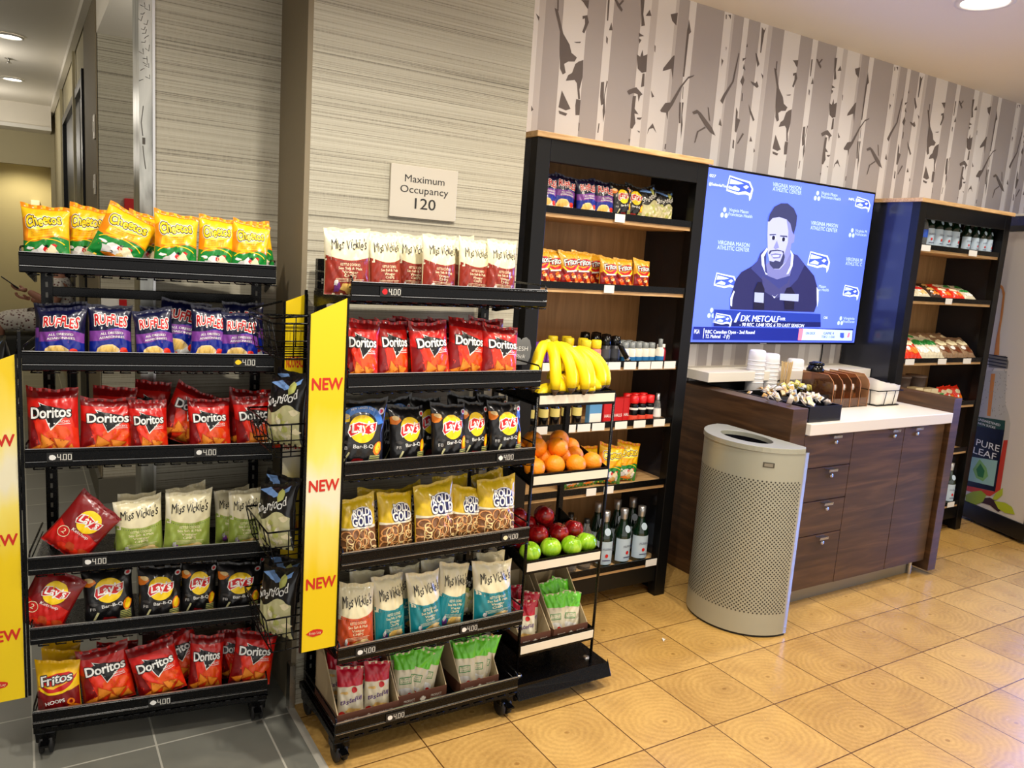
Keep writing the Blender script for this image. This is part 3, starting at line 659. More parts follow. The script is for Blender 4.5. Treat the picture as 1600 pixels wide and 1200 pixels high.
def d_doritos(seed):
    b = Bag(seed, RED)
    b.band(170, 200, DRED, 1, 3, .07); b.band(0, 84, BRED, 1, 9, .05); b.poly([(-70, 0), (-20, 0), (-50, 110), (-70, 120)], DRED, 2)
    b.poly(blob(10, 96, 52, 40, 16, seed, .15), BRED, 1); b.poly(blob(22, 70, 34, 22, 14, seed+1, .2), ORR, 2)
    b.poly([(-34, 158), (48, 122), (0, 78)], wI, 3); b.poly([(-30, 154), (43, 122), (0, 83)], kI, 4); b.poly([(-58, 132), (-20, 150), (40, 136), (58, 116), (-30, 110)], kI, 4)
    b.logo('Doritos', 0, 114, 112, 29, wI, kI, 5, bold=.025, out=.08, rot=1, space=.97)
    b.text('NACHO', 36, 99, 32, 6.5, wI, 5, bold=.01); b.poly([(20, 94), (54, 95), (54, 96.5), (20, 95.5)], wI, 5)
    chips(b, [(-16, 46, 30, .4), (26, 40, 28, 2.9), (-44, 24, 24, 1.4), (8, 18, 26, .1), (50, 22, 20, 1.9)], flat('corn_chip', (240, 142, 40)), flat('corn_chip_edge', (196, 84, 20)), 5)
    return b
def d_mv(seed, m, low=None, script=kI, line=cI):
    b = Bag(seed, CRM, T=.06)
    b.band(0, 116, m, 1, arc=16); b.poly([(-70, 200), (-70, 100), (-54, 100), (-60, 200)], PEARL, 1)
    for i in range(19):
        x = -60+i*6.6; b.poly(blob(x, 108-14*(1-(x/70)**2), 1.3, 1.3, 6, i, 0), dgI, 3)
    b.text('Miss Vickie\'s', 2, 134, 114, 30, script, 4, bold=.006, shear=.3, rot=4, space=.97, jig=.6)
    for i, (t, w) in enumerate([('KETTLE COOKED', 64), ('Sea Salt & Malt', 76), ('Vinegar', 48), ('CHIPS', 40)]): b.text(t, 4, 84-i*11, w, 7.5, line, 4, bold=.01)
    for i in range(3): b.poly([(-40+i*4, 45-i*4), (50-i*6, 45-i*4), (50-i*6, 46-i*4), (-40+i*4, 46-i*4)], line, 3)
    b.poly(blob(14, 20, 38, 16, 13, seed, .22), flat('chip', (244, 200, 106)), 4); b.poly(blob(30, 30, 16, 9, 11, seed+1, .2), ltI, 5); b.poly(blob(-34, 20, 10, 14, 11, seed+2, .3), low or pI, 5); b.poly(blob(-40, 34, 6, 9, 11, seed+3, .3), gyI, 6)
    return b
def lays_disc(b, x, z, r, lay=4):
    b.poly(blob(x, z, r, r, 28, 0, 0), yI, lay)
    b.poly([(x-r*1.08, z-r*.30), (x-r*.9, z-r*.62), (x-r*.2, z-r*.3), (x+r*.5, z-r*.42), (x+r*1.02, z-r*.1), (x+r*1.08, z+r*.5), (x+r*.4, z+r*.36), (x-r*.3, z+r*.5), (x-r*.95, z+r*.25)], wI, lay+1)
    b.poly([(x-r*1.02, z-r*.28), (x-r*.86, z-r*.54), (x-r*.2, z-r*.23), (x+r*.5, z-r*.35), (x+r*.97, z-r*.06), (x+r*1.02, z+r*.43), (x+r*.4, z+r*.29), (x-r*.3, z+r*.43), (x-r*.9, z+r*.2)], rI, lay+2)
    b.text("Lay's", x, z-r*.22, r*1.66, r*.66, wI, lay+3, bold=.03, shear=.15, rot=6)
def d_barbq(seed, new=False):
    b = Bag(seed, BLK, w=.15 if new else .14, h=.21 if new else .2)
    if new:
        b.quads(ring_pts(0, 122, 60, 60, 20, 20, .25, PI-.25), flat('sky_blue', (60, 120, 200)), 2); b.text('NEW LARGER SIZE', 0, 174, 66, 7, wI, 5, arc=9, bold=.01)
    b.poly(blob(-58, 150, 22, 14, 10, seed, .2), oI if not new else yI, 2); b.poly(blob(-50, 158, 12, 8, 10, seed, .2), ltI, 3)
    lays_disc(b, 2, 122, 41)
    b.text('Bar-B-Q', 8, 66, 62, 11, wI, 4, bold=.012, rot=2)
    b.poly(blob(52, 66, 12, 22, 12, seed+3, .12, -.2), oI, 4); b.poly(blob(53, 68, 8, 17, 12, seed+4, .12, -.2), yI, 5)
    b.poly([(20, 12), (60, 16), (64, 50), (30, 46)], dgI, 4)
    for i in range(5): b.poly([(26+i, 18+i*6), (60, 20+i*6), (60, 23+i*6), (27+i, 21+i*6)], olI, 5)
    b.poly(blob(-4, 20, 24, 14, 12, seed+5, .2), DRED, 4); b.poly(blob(4, 24, 9, 6, 10, seed, .2), MAR, 5); b.poly([(-60, 4), (-54, 2), (-30, 52), (-36, 54)], KHAKI, 4); b.poly(blob(-46, 80, 14, 5, 9, 2, .4), dgI, 3)
    b.poly(blob(58, 172, 10, 10, 14, 0, 0), gyI, 4); b.poly(blob(58, 172, 5.5, 5.5, 10, 0, 0), rI, 5); b.text('FB', -48, 60, 16, 10, gyI, 4)
    return b
def d_ketchup(seed):
    b = Bag(seed, DRED, w=.15, h=.2); b.band(0, 90, RED, 1, 9, .05)
    lays_disc(b, 8, 132, 38); b.text('Ketchup', 10, 84, 60, 10, wI, 4, bold=.01)
    b.quads(ring_pts(-36, 66, 18, 18, 2.2, 18), cI, 4); b.text('2', -36, 60, 12, 16, cI, 4)
    for k in range(4): b.poly(blob(-10+k*22, 26+(k % 2)*12, 18, 13, 11, seed+k, .25), RUST if k % 2 else BRED, 3+k % 2)
    return b
def d_fritos(seed, hoops=False):
    b = Bag(seed, Y1 if hoops else F_('dull_gold', (216, 158, 36)))
    b.band(0, 96, DRED, 1, 8, -.05); b.poly([(-62, 96), (-20, 82), (50, 100), (66, 150), (40, 120), (-10, 100), (-60, 116)], rI, 2)
    b.quads(ring_pts(0, 128, 62, 44, 9, 16, PI*1.05, PI*1.95, .15), yI, 3)
    b.poly(blob(4, 136, 52, 22, 16, 2, .08, .2), rI, 3)
    b.logo('Fritos', 0, 120, 104, 34, wI, dgI, 5, bold=.02, out=.085, rot=9, shear=.15, space=.95, jig=.4)
    if hoops:
        b.text('HOOPS', -6, 46, 66, 13, wI, 5, bold=.03, rot=8)
        b.quads(ring_pts(44, 46, 9, 10, 6, 12), oI, 5); b.poly(blob(50, 20, 20, 14, 10, 2, .2), oI, 4)
    else:
        b.poly([(-40, 78), (40, 84), (40, 92), (-40, 86)], wI, 4)
        for k in range(16): b.poly(blob(-56+(k*37) % 116, 8+(k*23) % 62, 14, 10, 9, seed+k, .3), [oI, BRED, ltI, ORR][k % 4], 5+k % 3)
    return b
def d_pretzel(seed):
    b = Bag(seed, GOLD); b.band(0, 104, mat('clear_film_brown', (126, 84, 50), .25, bump=.3, bscale=30, coat=.3), 1, 3, .05)
    rr = random.Random(seed)
    for k in range(18):
        x, z = -54+(k % 6)*21+rr.uniform(-7, 7), 26+(k//6)*24+rr.uniform(-8, 8)
        a = rr.uniform(0, 3); b.quads(ring_pts(x, z, 17, 12, 6, 12, 0, 6.28, a), bI, 2+k % 3); b.quads(ring_pts(x, z+.6, 17, 12, 3.8, 12, 0, 6.28, a), ltI if k % 2 else flat('pretzel', (226, 160, 96)), 3+k % 3)
    b.band(10, 18, cI, 6); b.band(0, 10, DRED, 6); b.text('TINY TWISTS', 4, 2.5, 70, 6, wI, 7, bold=.01)
    b.band(98, 106, PEARL, 3, 3, .05)
    b.poly(blob(14, 134, 42, 34, 22, 0, 0), wI, 4); b.poly(blob(14, 134, 39, 31, 22, 0, 0), nI, 5)
    b.logo('ROLD', 12, 138, 64, 24, wI, nI, 6, bold=.035, out=.075); b.logo('GOLD', 16, 108, 82, 28, wI, nI, 6, bold=.035, out=.075)
    return b
def d_tasteful(seed, top, red=True):
    b = Bag(seed, PEARL, w=.1, h=.19, T=.035); b.band(118, 190, top, 1, 4, .08, -50, 50)
    if red:
        b.text('tasteful', 0, 58, 84, 19, vI, 4, bold=.01, shear=.3, rot=10, jig=.8)
        b.poly(blob(14, 104, 11, 11, 12, 0, .05), rI, 4); b.poly(blob(-34, 16, 12, 11, 12, 0, .05), rI, 4); b.poly(blob(10, 28, 30, 9, 12, 3, .3), tI, 3); b.poly(blob(-24, 96, 14, 6, 12, 3, .3), tI, 3)
    else:
        b.poly([(-26, 60), (26, 64), (26, 92), (-26, 88)], gI, 3); b.poly([(-23, 63), (23, 67), (23, 89), (-23, 85)], PEARL, 4)
        b.text('FRUIT', 0, 78, 38, 7, gI, 5, rot=3); b.text('CRISPS', 0, 67, 38, 7, gI, 5, rot=3)
        b.poly(blob(0, 30, 34, 16, 12, seed, .2), wI, 3); b.poly(blob(16, 22, 9, 5, 10, seed, .2), rI, 4); b.band(0, 8, gI, 4, 0, 0, -50, 50)
    return b
def d_smart(seed):
    b = Bag(seed, BLK, w=.15, h=.22, T=.065); b.band(0, 112, KHAKI, 1, 14, .05)
    rr = random.Random(seed)
    for k in range(26): b.poly(blob(-62+rr.random()*124, 8+rr.random()*100, 12, 9, 9, k, .35), [cI, KHAKI, PEARL, olI][k % 4], 2+k % 4)
    b.poly([(-70, 196), (-30, 210), (20, 186), (60, 206), (60, 190), (10, 172), (-40, 190)], lbI, 3); b.poly(blob(34, 178, 15, 22, 10, 3, .2), olI, 4)
    b.text('Smartfood', 0, 128, 128, 30, wI, 7, bold=.01, shear=.3, rot=14, space=.97, jig=.9)
    return b
def d_generic(seed, base, c1, c2, word=None):
    b = Bag(seed, base, w=.11, h=.15, T=.035); b.poly(blob(0, 92, 40, 22, 14, seed, .2), c1, 2); b.poly(blob(8, 40, 34, 20, 12, seed+1, .3), c2, 3); b.poly(blob(-20, 50, 14, 12, 12, seed+1, .3), wI, 4)
    if word: b.text(word, 0, 86, 66, 16, wI, 5, bold=.02, rot=4)
    return b
KIND = {
 'cheetos': ([lambda: d_cheetos(1), lambda: d_cheetos(8)], 'yellow and green cheese puff bag', 'cheese_puff_bag'),
 'ruffles': ([lambda: d_ruffles(2), lambda: d_ruffles(13)], 'navy ridged chip bag with red lettering', 'ridged_chip_bag'),
 'doritos': ([lambda: d_doritos(3), lambda: d_doritos(21), lambda: d_doritos(35)], 'red tortilla chip bag', 'tortilla_chip_bag'),
 'mvgreen': ([lambda: d_mv(4, LIME)], 'cream and olive green kettle chip bag', 'kettle_chip_bag'),
 'mvred': ([lambda: d_mv(5, MAR), lambda: d_mv(15, MAR)], 'cream and brick red kettle chip bag', 'kettle_chip_bag'),
 'mvteal': ([lambda: d_mv(6, TEAL), lambda: d_mv(26, TEAL)], 'cream and teal kettle chip bag', 'kettle_chip_bag'),
 'mvorange': ([lambda: d_mv(7, RUST, BRED)], 'cream and orange kettle chip bag', 'kettle_chip_bag'),
 'barbq': ([lambda: d_barbq(9), lambda: d_barbq(19)], 'black barbecue chip bag', 'barbecue_chip_bag'),
 'barbqn': ([lambda: d_barbq(10, True)], 'large blue topped black bag', 'barbecue_chip_bag'),
 'ketchup': ([lambda: d_ketchup(11)], 'dark red ketchup chip bag', 'ketchup_chip_bag'),
 'hoops': ([lambda: d_fritos(12, True)], 'yellow and red corn hoop bag', 'corn_hoop_bag'),
 'fritos': ([lambda: d_fritos(14)], 'gold and red corn chip bag', 'corn_chip_bag'),
 'pretzel': ([lambda: d_pretzel(16), lambda: d_pretzel(17)], 'gold pretzel bag with clear window', 'pretzel_bag'),
 'tastered': ([lambda: d_tasteful(18, CRIM)], 'crimson topped pale snack bag', 'snack_pouch'),
 'tastegreen': ([lambda: d_tasteful(20, LGRN, False), lambda: d_tasteful(33, LGRN, False)], 'green topped pale snack bag', 'snack_pouch'),
 'smartfood': ([lambda: d_smart(22), lambda: d_smart(23)], 'black and cream popcorn bag', 'popcorn_bag'),
 'candyred': ([lambda: d_generic(24, BRED, cI, oI)], 'red candy pouch', 'candy_pouch'),
 'candywhite': ([lambda: d_generic(25, PEARL, rI, tI)], 'white and red candy pouch', 'candy_pouch'),
 'candygreen': ([lambda: d_generic(27, PEARL, gI, wI)], 'white and green mint pouch', 'candy_pouch'),
 'candybrown': ([lambda: d_generic(28, F_('tan_brown', (150, 120, 90)), cI, bI)], 'tan and brown snack pouch', 'nut_pouch'),
 'candydark': ([lambda: d_generic(29, F_('dark_brown', (60, 40, 30)), tI, oI)], 'dark brown snack pouch', 'nut_pouch'),
}
PROTO = {}
def bag_proto(kind, i):
    L = KIND[kind][0]; k = (kind, i % len(L))
    if k not in PROTO:
        b = L[k[1]](); PROTO[k] = (b.mesh('bag_'+str(len(PROTO))), b.w, b.h)
    return PROTO[k]
CNT = [0]
def put_bag(kind, M, x, y, z, w, h, roll, label, group, lean=13, yaw=0, var=None, vr=0):
    """M places the local spot; the bag stands on height z and leans back"""
    CNT[0] += 1
    me, w0, h0 = bag_proto(kind, CNT[0] if var is None else var)
    o = bpy.data.objects.new(KIND[kind][2], me); COL.objects.link(o)
    E = Euler((-R_(lean), 0, 0)).to_matrix().to_4x4(); RR = Matrix.Rotation(R_(-roll), 4, 'Y')
    sx, sz = w/w0, h/h0
    # lift so the lowest rolled corner rests on the floor of the tray
    cs = [RR @ V3((a*w/2*.9, 0, b)) for a in (-1, 1) for b in (0, h)]
    low = min(c.z for c in cs); mid = RR @ V3((0, 0, h/2))
    loc = Matrix.Translation((x-mid.x, y, z-low*math.cos(R_(lean)))) @ Matrix.Rotation(R_(yaw), 4, 'Z') @ E @ RR @ Matrix.Diagonal((sx, (sx+sz)/2*.9, sz, 1))
    o.matrix_world = M @ loc
    return tag(o, label, 'snack bag', group)
# ======================= wire racks with casters =======================
TAGD = mat('price_tag_black', (26, 26, 26), .5); SEGI = flat('price_digits', (232, 230, 220))
def price_tag(parent, x, z, y=-.0095, icon=wI):
    b = MB(); b.box(x-.005, x+.06, y-.002, y, z-.014, z+.014, TAGD)
    fr = vframe(x, y-.0026, z)
    segs = {'4': [(0, 1, 0, 2), (0, 1, 1, 1), (1, 0, 1, 2)], '0': [(0, 0, 0, 2), (1, 0, 1, 2), (0, 0, 1, 0), (0, 2, 1, 2)]}
    for k, ch in enumerate('400'):
        ox = .022+k*.0125+(.002 if k else 0)
        for a, c, d, e in segs[ch]:
            x0, z0, x1, z1 = ox+a*.0075, -.008+c*.008, ox+d*.0075, -.008+e*.008
            t = .0009; b.flatpoly([(min(x0, x1)-t, min(z0, z1)-t), (max(x0, x1)+t, min(z0, z1)-t), (max(x0, x1)+t, max(z0, z1)+t), (min(x0, x1)-t, max(z0, z1)+t)], SEGI, fr)
    b.flatpoly([(.0325, -.0085), (.0345, -.0085), (.0345, -.0065), (.0325, -.0065)], SEGI, fr)
    b.flatpoly([(p[0]/1000, p[1]/1000) for p in blob(9, 0, 9, 8, 8, int(x*100), .15)], icon, fr)
    return b.build('price_tag', parent)
def tray(parent, W, D, z, x0=0, y0=0, tilt=0):
    b = MB(); x1 = x0+W
    b.box(x0+.004, x1-.004, y0, y0+D, z-.004, z, BLACK)
    # front price channel with two rolled ridges and an upright lip
    b.prism([(y0-.002, z-.014), (y0-.008, z-.010), (y0-.008, z+.002), (y0-.0105, z+.004), (y0-.0105, z+.007), (y0-.008, z+.009), (y0-.008, z+.032), (y0-.0105, z+.034), (y0-.0105, z+.038), (y0-.006, z+.042), (y0, z+.042), (y0-.002, z+.03)], 'x', x0, x1, BLACK)
    b.box(x0+.002, x1-.002, y0-.0095, y0-.004, z+.042, z+.0435, STEEL_HILITE)  # pale strip paints a highlight along the lip's top edge
    b.box(x0+.002, x1-.002, y0-.0112, y0-.0104, z+.0048, z+.0058, STEEL_HILITE)  # the same highlight put in colour on the lower black ridge
    n = int(W/.045)
    for i in range(n): b.tube([(x0+.02+i*W/n, y0-.003, z-.018), (x0+.02+i*W/n+.028, y0-.003, z-.018)], .0022, BLACK, 5)
    for i in range(n): b.tube([(x0+.02+i*W/n, y0, z-.018), (x0+.02+i*W/n, y0+D-.01, z-.018)], .002, BLACK, 4)
    b.build('tray', parent)
    for s, x in ((1, x0+.004), (-1, x1-.004)):
        g = MB()
        g.tube([(x, y0-.004, z-.01), (x, y0-.004, z+.05), (x, y0+.006, z+.056), (x, y0+D-.01, z+.056)], .0028, BLACK, 6)
        g.tube([(x, y0, z+.026), (x, y0+D-.01, z+.026)], .002, BLACK, 5)
        g.prism([(y0+.02, z-.006), (y0+D, z-.006), (y0+D, z-.055), (y0+D-.03, z-.055)], 'x', x-.0015, x+.0015, BLACK)
        g.build('side_rail', parent)
def caster(parent, x, y, r=.035):
    h = MB()
    h.prism([(x-.026, .045), (x+.026, .045), (x+.028, .078), (x-.028, .078)], 'y', y-.026, y+.026, BLACK)
    h.lathe([(.0, .078), (.014, .078), (.014, .1), (0, .1)], CHROME, (x, y, 0), 12)
    f = h.build('caster', parent, .004)
    w = MB()
    for dx in (-.020, .006): w.lathe([(0, 0), (r*.6, 0), (r, .003), (r, .012), (r*.6, .015), (0, .015)], RUBBER, (x+dx, y, r), 20, 'x')
    w.build('wheel', f)
    lv = MB().box(x-.012, x+.012, y-.06, y-.026, .048, .054, BLACKG); lv.build('brake_lever', f)
def rack(name, label, loc, rz, W, D, zs, H):
    t = thing(name, label, 'display rack', loc, rz)
    yb = D-.015
    for x in (.03, W-.03):
        p = MB().box(x-.016, x+.016, yb-.012, yb+.012, .10, H, BLACK)
        for k in range(int((H-.2)/.032)): p.box(x-.0035, x+.0035, yb-.0128, yb-.0119, .16+k*.032, .176+k*.032, mat('slot_grey_metal', (120, 118, 110), .4, metal=.4))  # grey metal plates mark the post's row of slots
        p.build('upright_post', t, .002)
    for z in (H-.14, .12): MB().box(.03, W-.03, yb-.008, yb+.008, z, z+.03, BLACK).build('cross_bar', t, .002)
    bf = MB().box(0, .03, .0, D, .082, .105, BLACK).box(W-.03, W, .0, D, .082, .105, BLACK).box(.03, W-.03, .0, .02, .082, .1, BLACK).box(.03, W-.03, D-.025, D, .082, .1, BLACK)
    bf.build('base_frame', t, .002)
    for z in zs: tray(t, W, D-.03, z)
    for x in (.03, W-.03):
        for y in (.035, D-.04): caster(t, x, y)
    return t
RK1 = Matrix.Translation((0, 2.56, 0)) @ Matrix.Rotation(math.atan2(-.10, .67), 4, 'Z')
RK2 = Matrix.Translation((.785, 2.13, 0))
Z1 = [1.478, 1.205, .925, .602, .385, .118]; Z2 = [1.457, 1.196, .936, .660, .360, .112]
r1 = rack('snack_rack', 'black wheeled snack rack at left holding yellow cheese puffs on top', (0, 2.56, 0), math.atan2(-.10, .67), .675, .30, Z1, 1.52)
r2 = rack('snack_rack', 'black wheeled snack rack below the occupancy sign, six trays of bags', (.785, 2.13, 0), 0, .66, .36, Z2, 1.55)
for x, k in ((.56, 1), (.06, 2), (.45, 2), (.145, 3), (.32, 5)): price_tag(r1, x, Z1[k]+.018, icon=yI if k == 1 else wI)
for x, k, ic in ((.09, 0, rI), (.515, 2, wI), (.555, 3, cI), (.06, 4, wI), (.42, 4, wI), (.17, 5, wI)): price_tag(r2, x, Z2[k]+.018, icon=ic)
TN = ['top', 'second', 'third', 'fourth', 'fifth', 'bottom']
BAGS = [
  (1,0,1.467,[('cheetos', 0.059, 0.055, 0.122, 0.165, 3, 0), ('cheetos', 0.153, 0.13, 0.098, 0.17, -6, 1), ('cheetos', 0.255, 0.055, 0.157, 0.184, -24, 0), ('cheetos', 0.316, 0.13, 0.067, 0.162, -5, 1), ('cheetos', 0.394, 0.055, 0.122, 0.173, -2, 0), ('cheetos', 0.507, 0.055, 0.096, 0.169, -3, 0), ('cheetos', 0.602, 0.055, 0.109, 0.161, -4, 0), ('cheetos', 0.624, 0.13, 0.089, 0.163, 8, 1)]),
  (1,1,1.195,[('ruffles', 0.08, 0.13, 0.145, 0.165, 0, 1), ('ruffles', 0.092, 0.055, 0.126, 0.141, 0, 0), ('ruffles', 0.218, 0.055, 0.118, 0.17, 0, 0), ('ruffles', 0.362, 0.13, 0.151, 0.157, -2, 1), ('ruffles', 0.335, 0.055, 0.108, 0.155, 4, 0), ('ruffles', 0.41, 0.13, 0.079, 0.138, -12, 1), ('ruffles', 0.488, 0.055, 0.103, 0.174, -2, 0), ('ruffles', 0.595, 0.13, 0.121, 0.186, 2, 1), ('ruffles', 0.577, 0.055, 0.115, 0.151, -3, 0)]),
  (1,2,0.918,[('doritos', 0.064, 0.055, 0.139, 0.204, 3, 0), ('doritos', 0.207, 0.055, 0.15, 0.172, -2, 0), ('doritos', 0.22, 0.13, 0.125, 0.194, 0, 1), ('doritos', 0.319, 0.055, 0.09, 0.165, 2, 0), ('doritos', 0.433, 0.13, 0.151, 0.21, -24, 1), ('doritos', 0.322, 0.205, 0.052, 0.197, -2, 2), ('doritos', 0.491, 0.055, 0.127, 0.168, 2, 0), ('doritos', 0.63, 0.055, 0.135, 0.177, 6, 0), ('doritos', 0.613, 0.13, 0.13, 0.184, -4, 1)]),
  (1,3,0.595,[('ketchup', 0.135, 0.055, 0.177, 0.166, -38, 0), ('mvgreen', 0.29, 0.055, 0.14, 0.177, 2, 0), ('mvgreen', 0.274, 0.13, 0.11, 0.175, -3, 1), ('mvgreen', 0.43, 0.055, 0.14, 0.194, -3, 0), ('mvgreen', 0.431, 0.13, 0.121, 0.192, 3, 1), ('mvgreen', 0.567, 0.13, 0.111, 0.176, 1, 1), ('mvgreen', 0.606, 0.055, 0.115, 0.19, -1, 0)]),
  (1,4,0.378,[('ketchup', 0.047, 0.055, 0.172, 0.18, -25, 0), ('barbq', 0.204, 0.055, 0.143, 0.181, 3, 0), ('barbq', 0.199, 0.13, 0.109, 0.173, -4, 1), ('barbq', 0.349, 0.055, 0.13, 0.177, 0, 0), ('barbq', 0.463, 0.055, 0.109, 0.177, -1, 0), ('barbq', 0.586, 0.055, 0.14, 0.166, 0, 0), ('barbq', 0.386, 0.13, 0.116, 0.171, 3, 1), ('barbq', 0.621, 0.13, 0.114, 0.149, 3, 1)]),
  (1,5,0.098,[('hoops', 0.062, 0.055, 0.124, 0.134, 4, 0), ('hoops', 0.062, 0.13, 0.106, 0.142, 2, 1), ('hoops', 0.053, 0.205, 0.109, 0.138, 0, 2), ('doritos', 0.194, 0.055, 0.15, 0.183, 7, 0), ('doritos', 0.339, 0.055, 0.15, 0.129, 14, 0), ('doritos', 0.407, 0.13, 0.166, 0.172, 22, 1), ('doritos', 0.487, 0.055, 0.091, 0.182, -3, 0), ('doritos', 0.582, 0.13, 0.104, 0.148, 3, 1), ('doritos', 0.634, 0.055, 0.136, 0.178, -9, 0), ('doritos', 0.22, 0.13, 0.121, 0.164, -3, 1)]),
  (2,0,1.447,[('mvred', 0.003, 0.055, 0.134, 0.196, 0, 0), ('mvred', 0.124, 0.055, 0.108, 0.183, 1, 0), ('mvred', 0.24, 0.13, 0.075, 0.19, -1, 1), ('mvred', 0.295, 0.055, 0.118, 0.195, -3, 0), ('mvred', 0.411, 0.13, 0.062, 0.19, 4, 1), ('mvred', 0.42, 0.055, 0.098, 0.185, -3, 0), ('mvred', 0.512, 0.055, 0.108, 0.179, -4, 0)]),
  (2,1,1.19,[('doritos', 0.055, 0.055, 0.1, 0.187, -2, 0), ('doritos', 0.161, 0.055, 0.111, 0.188, -1, 0), ('doritos', 0.278, 0.055, 0.137, 0.186, 3, 0), ('doritos', 0.411, 0.055, 0.133, 0.188, -6, 0), ('doritos', 0.527, 0.055, 0.135, 0.175, -4, 0), ('doritos', 0.137, 0.13, 0.114, 0.186, 2, 1), ('doritos', 0.249, 0.13, 0.122, 0.188, -2, 1), ('doritos', 0.379, 0.13, 0.138, 0.19, 3, 1), ('doritos', 0.514, 0.13, 0.146, 0.193, -3, 1)]),
  (2,2,0.93,[('barbqn', 0.06, 0.055, 0.174, 0.237, -4, 0), ('barbqn', 0.208, 0.13, 0.109, 0.197, 2, 1), ('barbq', 0.222, 0.055, 0.123, 0.185, 0, 0), ('barbq', 0.36, 0.055, 0.128, 0.189, 0, 0), ('barbq', 0.455, 0.055, 0.086, 0.19, -1, 0), ('barbq', 0.568, 0.055, 0.127, 0.186, 2, 0), ('barbq', 0.319, 0.13, 0.114, 0.193, 3, 1), ('barbq', 0.448, 0.13, 0.12, 0.198, -3, 1), ('barbq', 0.565, 0.13, 0.114, 0.194, 2, 1)]),
  (2,3,0.65,[('pretzel', 0.065, 0.055, 0.117, 0.184, 3, 0), ('pretzel', 0.197, 0.055, 0.124, 0.183, -1, 0), ('pretzel', 0.327, 0.055, 0.149, 0.217, 0, 0), ('pretzel', 0.445, 0.055, 0.118, 0.172, -8, 0), ('pretzel', 0.554, 0.055, 0.151, 0.2, -3, 0), ('pretzel', 0.151, 0.13, 0.119, 0.18, -2, 1), ('pretzel', 0.267, 0.13, 0.114, 0.179, 4, 1), ('pretzel', 0.425, 0.13, 0.134, 0.198, 3, 1), ('pretzel', 0.567, 0.13, 0.129, 0.201, 2, 1)]),
  (2,4,0.35,[('mvorange', 0.07, 0.055, 0.119, 0.225, 0, 0), ('mvteal', 0.19, 0.055, 0.11, 0.232, 1, 0), ('mvteal', 0.309, 0.055, 0.121, 0.231, 3, 0), ('mvteal', 0.413, 0.055, 0.111, 0.246, -8, 0), ('mvteal', 0.563, 0.055, 0.154, 0.224, 0, 0), ('mvteal', 0.13, 0.13, 0.098, 0.223, -3, 1), ('mvteal', 0.276, 0.13, 0.105, 0.223, 3, 1), ('mvteal', 0.388, 0.13, 0.122, 0.222, -3, 1), ('mvteal', 0.602, 0.13, 0.106, 0.205, 2, 1), ('smartfood', 0.511, 0.13, 0.092, 0.194, -4, 1)]),

]
SP = {}
def zone(rk, t): return f"{'left' if rk == 1 else 'right'} rack, {TN[t]} tray"
for rk, t, z0, L in BAGS:
    M = RK1 if rk == 1 else RK2; Z = (Z1 if rk == 1 else Z2)[t]+.001
    rows = {}
    for e in L: rows.setdefault(e[6], []).append(e)
    for row, ents in rows.items():
        ents.sort(key=lambda e: e[1]); kinds = [e[0] for e in ents]
        for i, (k, x, y, w, h, roll, rw) in enumerate(ents):
            n = kinds.count(k); j = kinds[:i].count(k)
            rn = 'front row' if row == 0 else ('second row' if row == 1 else 'rear')
            if n == 1: q = f"only one in {rn}"
            else: q = f"{'leftmost' if j == 0 else 'rightmost' if j == n-1 else ORD[j]+' from left'}, {rn}"
            ww = min(max(w, .108), .155)*(.98 if row == 0 else 1); hh = min(max(h+.006, .165), .215)
            if row: ww = min(ww, .135)
            if abs(roll) > 10: ww, hh = .14, (.158 if t == 0 else .18)
            if k == 'barbqn' and row == 0: ww, hh = .155, .215
            if k.startswith('mv') and rk == 2 and t == 0: hh = .19
            xr = x
            put_bag(k, M, xr, y-.022+(.012 if (i % 2 and row == 0) else 0), Z, ww, hh, roll, f"{KIND[k][1]}, {q}, {zone(rk, t)}", f"snack bags on the {zone(rk, t)}", lean=9 if row == 0 else 7, yaw=((i*37) % 13-6)*1.2)
# cartons of pouches on the bottom tray of the right rack
CARD = mat('kraft_card', (176, 158, 122), .8, bump=.05); CARDB = mat('carton_brown_print', (92, 54, 36), .6); CARDW = mat('carton_white', (224, 216, 196), .7)
def carton(loc, w, d, hf, hb, label, rz=0, group=None):
    t = thing('display_carton', label, 'box', loc, rz, group)
    b = MB(); k = .003
    b.box(0, w, 0, d, 0, k, CARD); b.box(0, w, 0, k, 0, hf, CARDB); b.box(0, w, d-k, d, 0, hb, CARD)
    for x in (0, w-k): b.prism([(0, 0), (d, 0), (d, hb), (d*.7, hb), (k, hf)], 'x', x, x+k, CARD)
    b.prism([(0, 0), (d, 0), (d, hf*.8), (0, hf)], 'x', -.0006, 0, CARDB)
    b.build('card_tray', t)
    fr = vframe(w/2, -.0008, hf*.42); g = MB()
    leaf = [(0, -9), (1, -3), (6, -4), (5, -2), (9, 2), (7, 3), (7, 6), (4, 4), (4, 8), (2, 7), (0, 10), (-2, 7), (-4, 8), (-4, 4), (-7, 6), (-7, 3), (-9, 2), (-5, -2), (-6, -4), (-1, -3)]
    s = hf/30*.8
    g.flatpoly([(x*s, z*s) for x, z in leaf], CARDW, fr)
    g.text('PRODUCT', fr, CARDW, -w*.28, .002, width=w*.22, height=hf*.16); g.text('CANADIEN', fr, CARDW, -w*.28, -hf*.2, width=w*.24, height=hf*.16)
    g.text('PRODUCT', fr, CARDW, w*.28, .002, width=w*.22, height=hf*.16); g.text('CANADIAN', fr, CARDW, w*.28, -hf*.2, width=w*.24, height=hf*.16)
    g.build('printed_front', t); return t
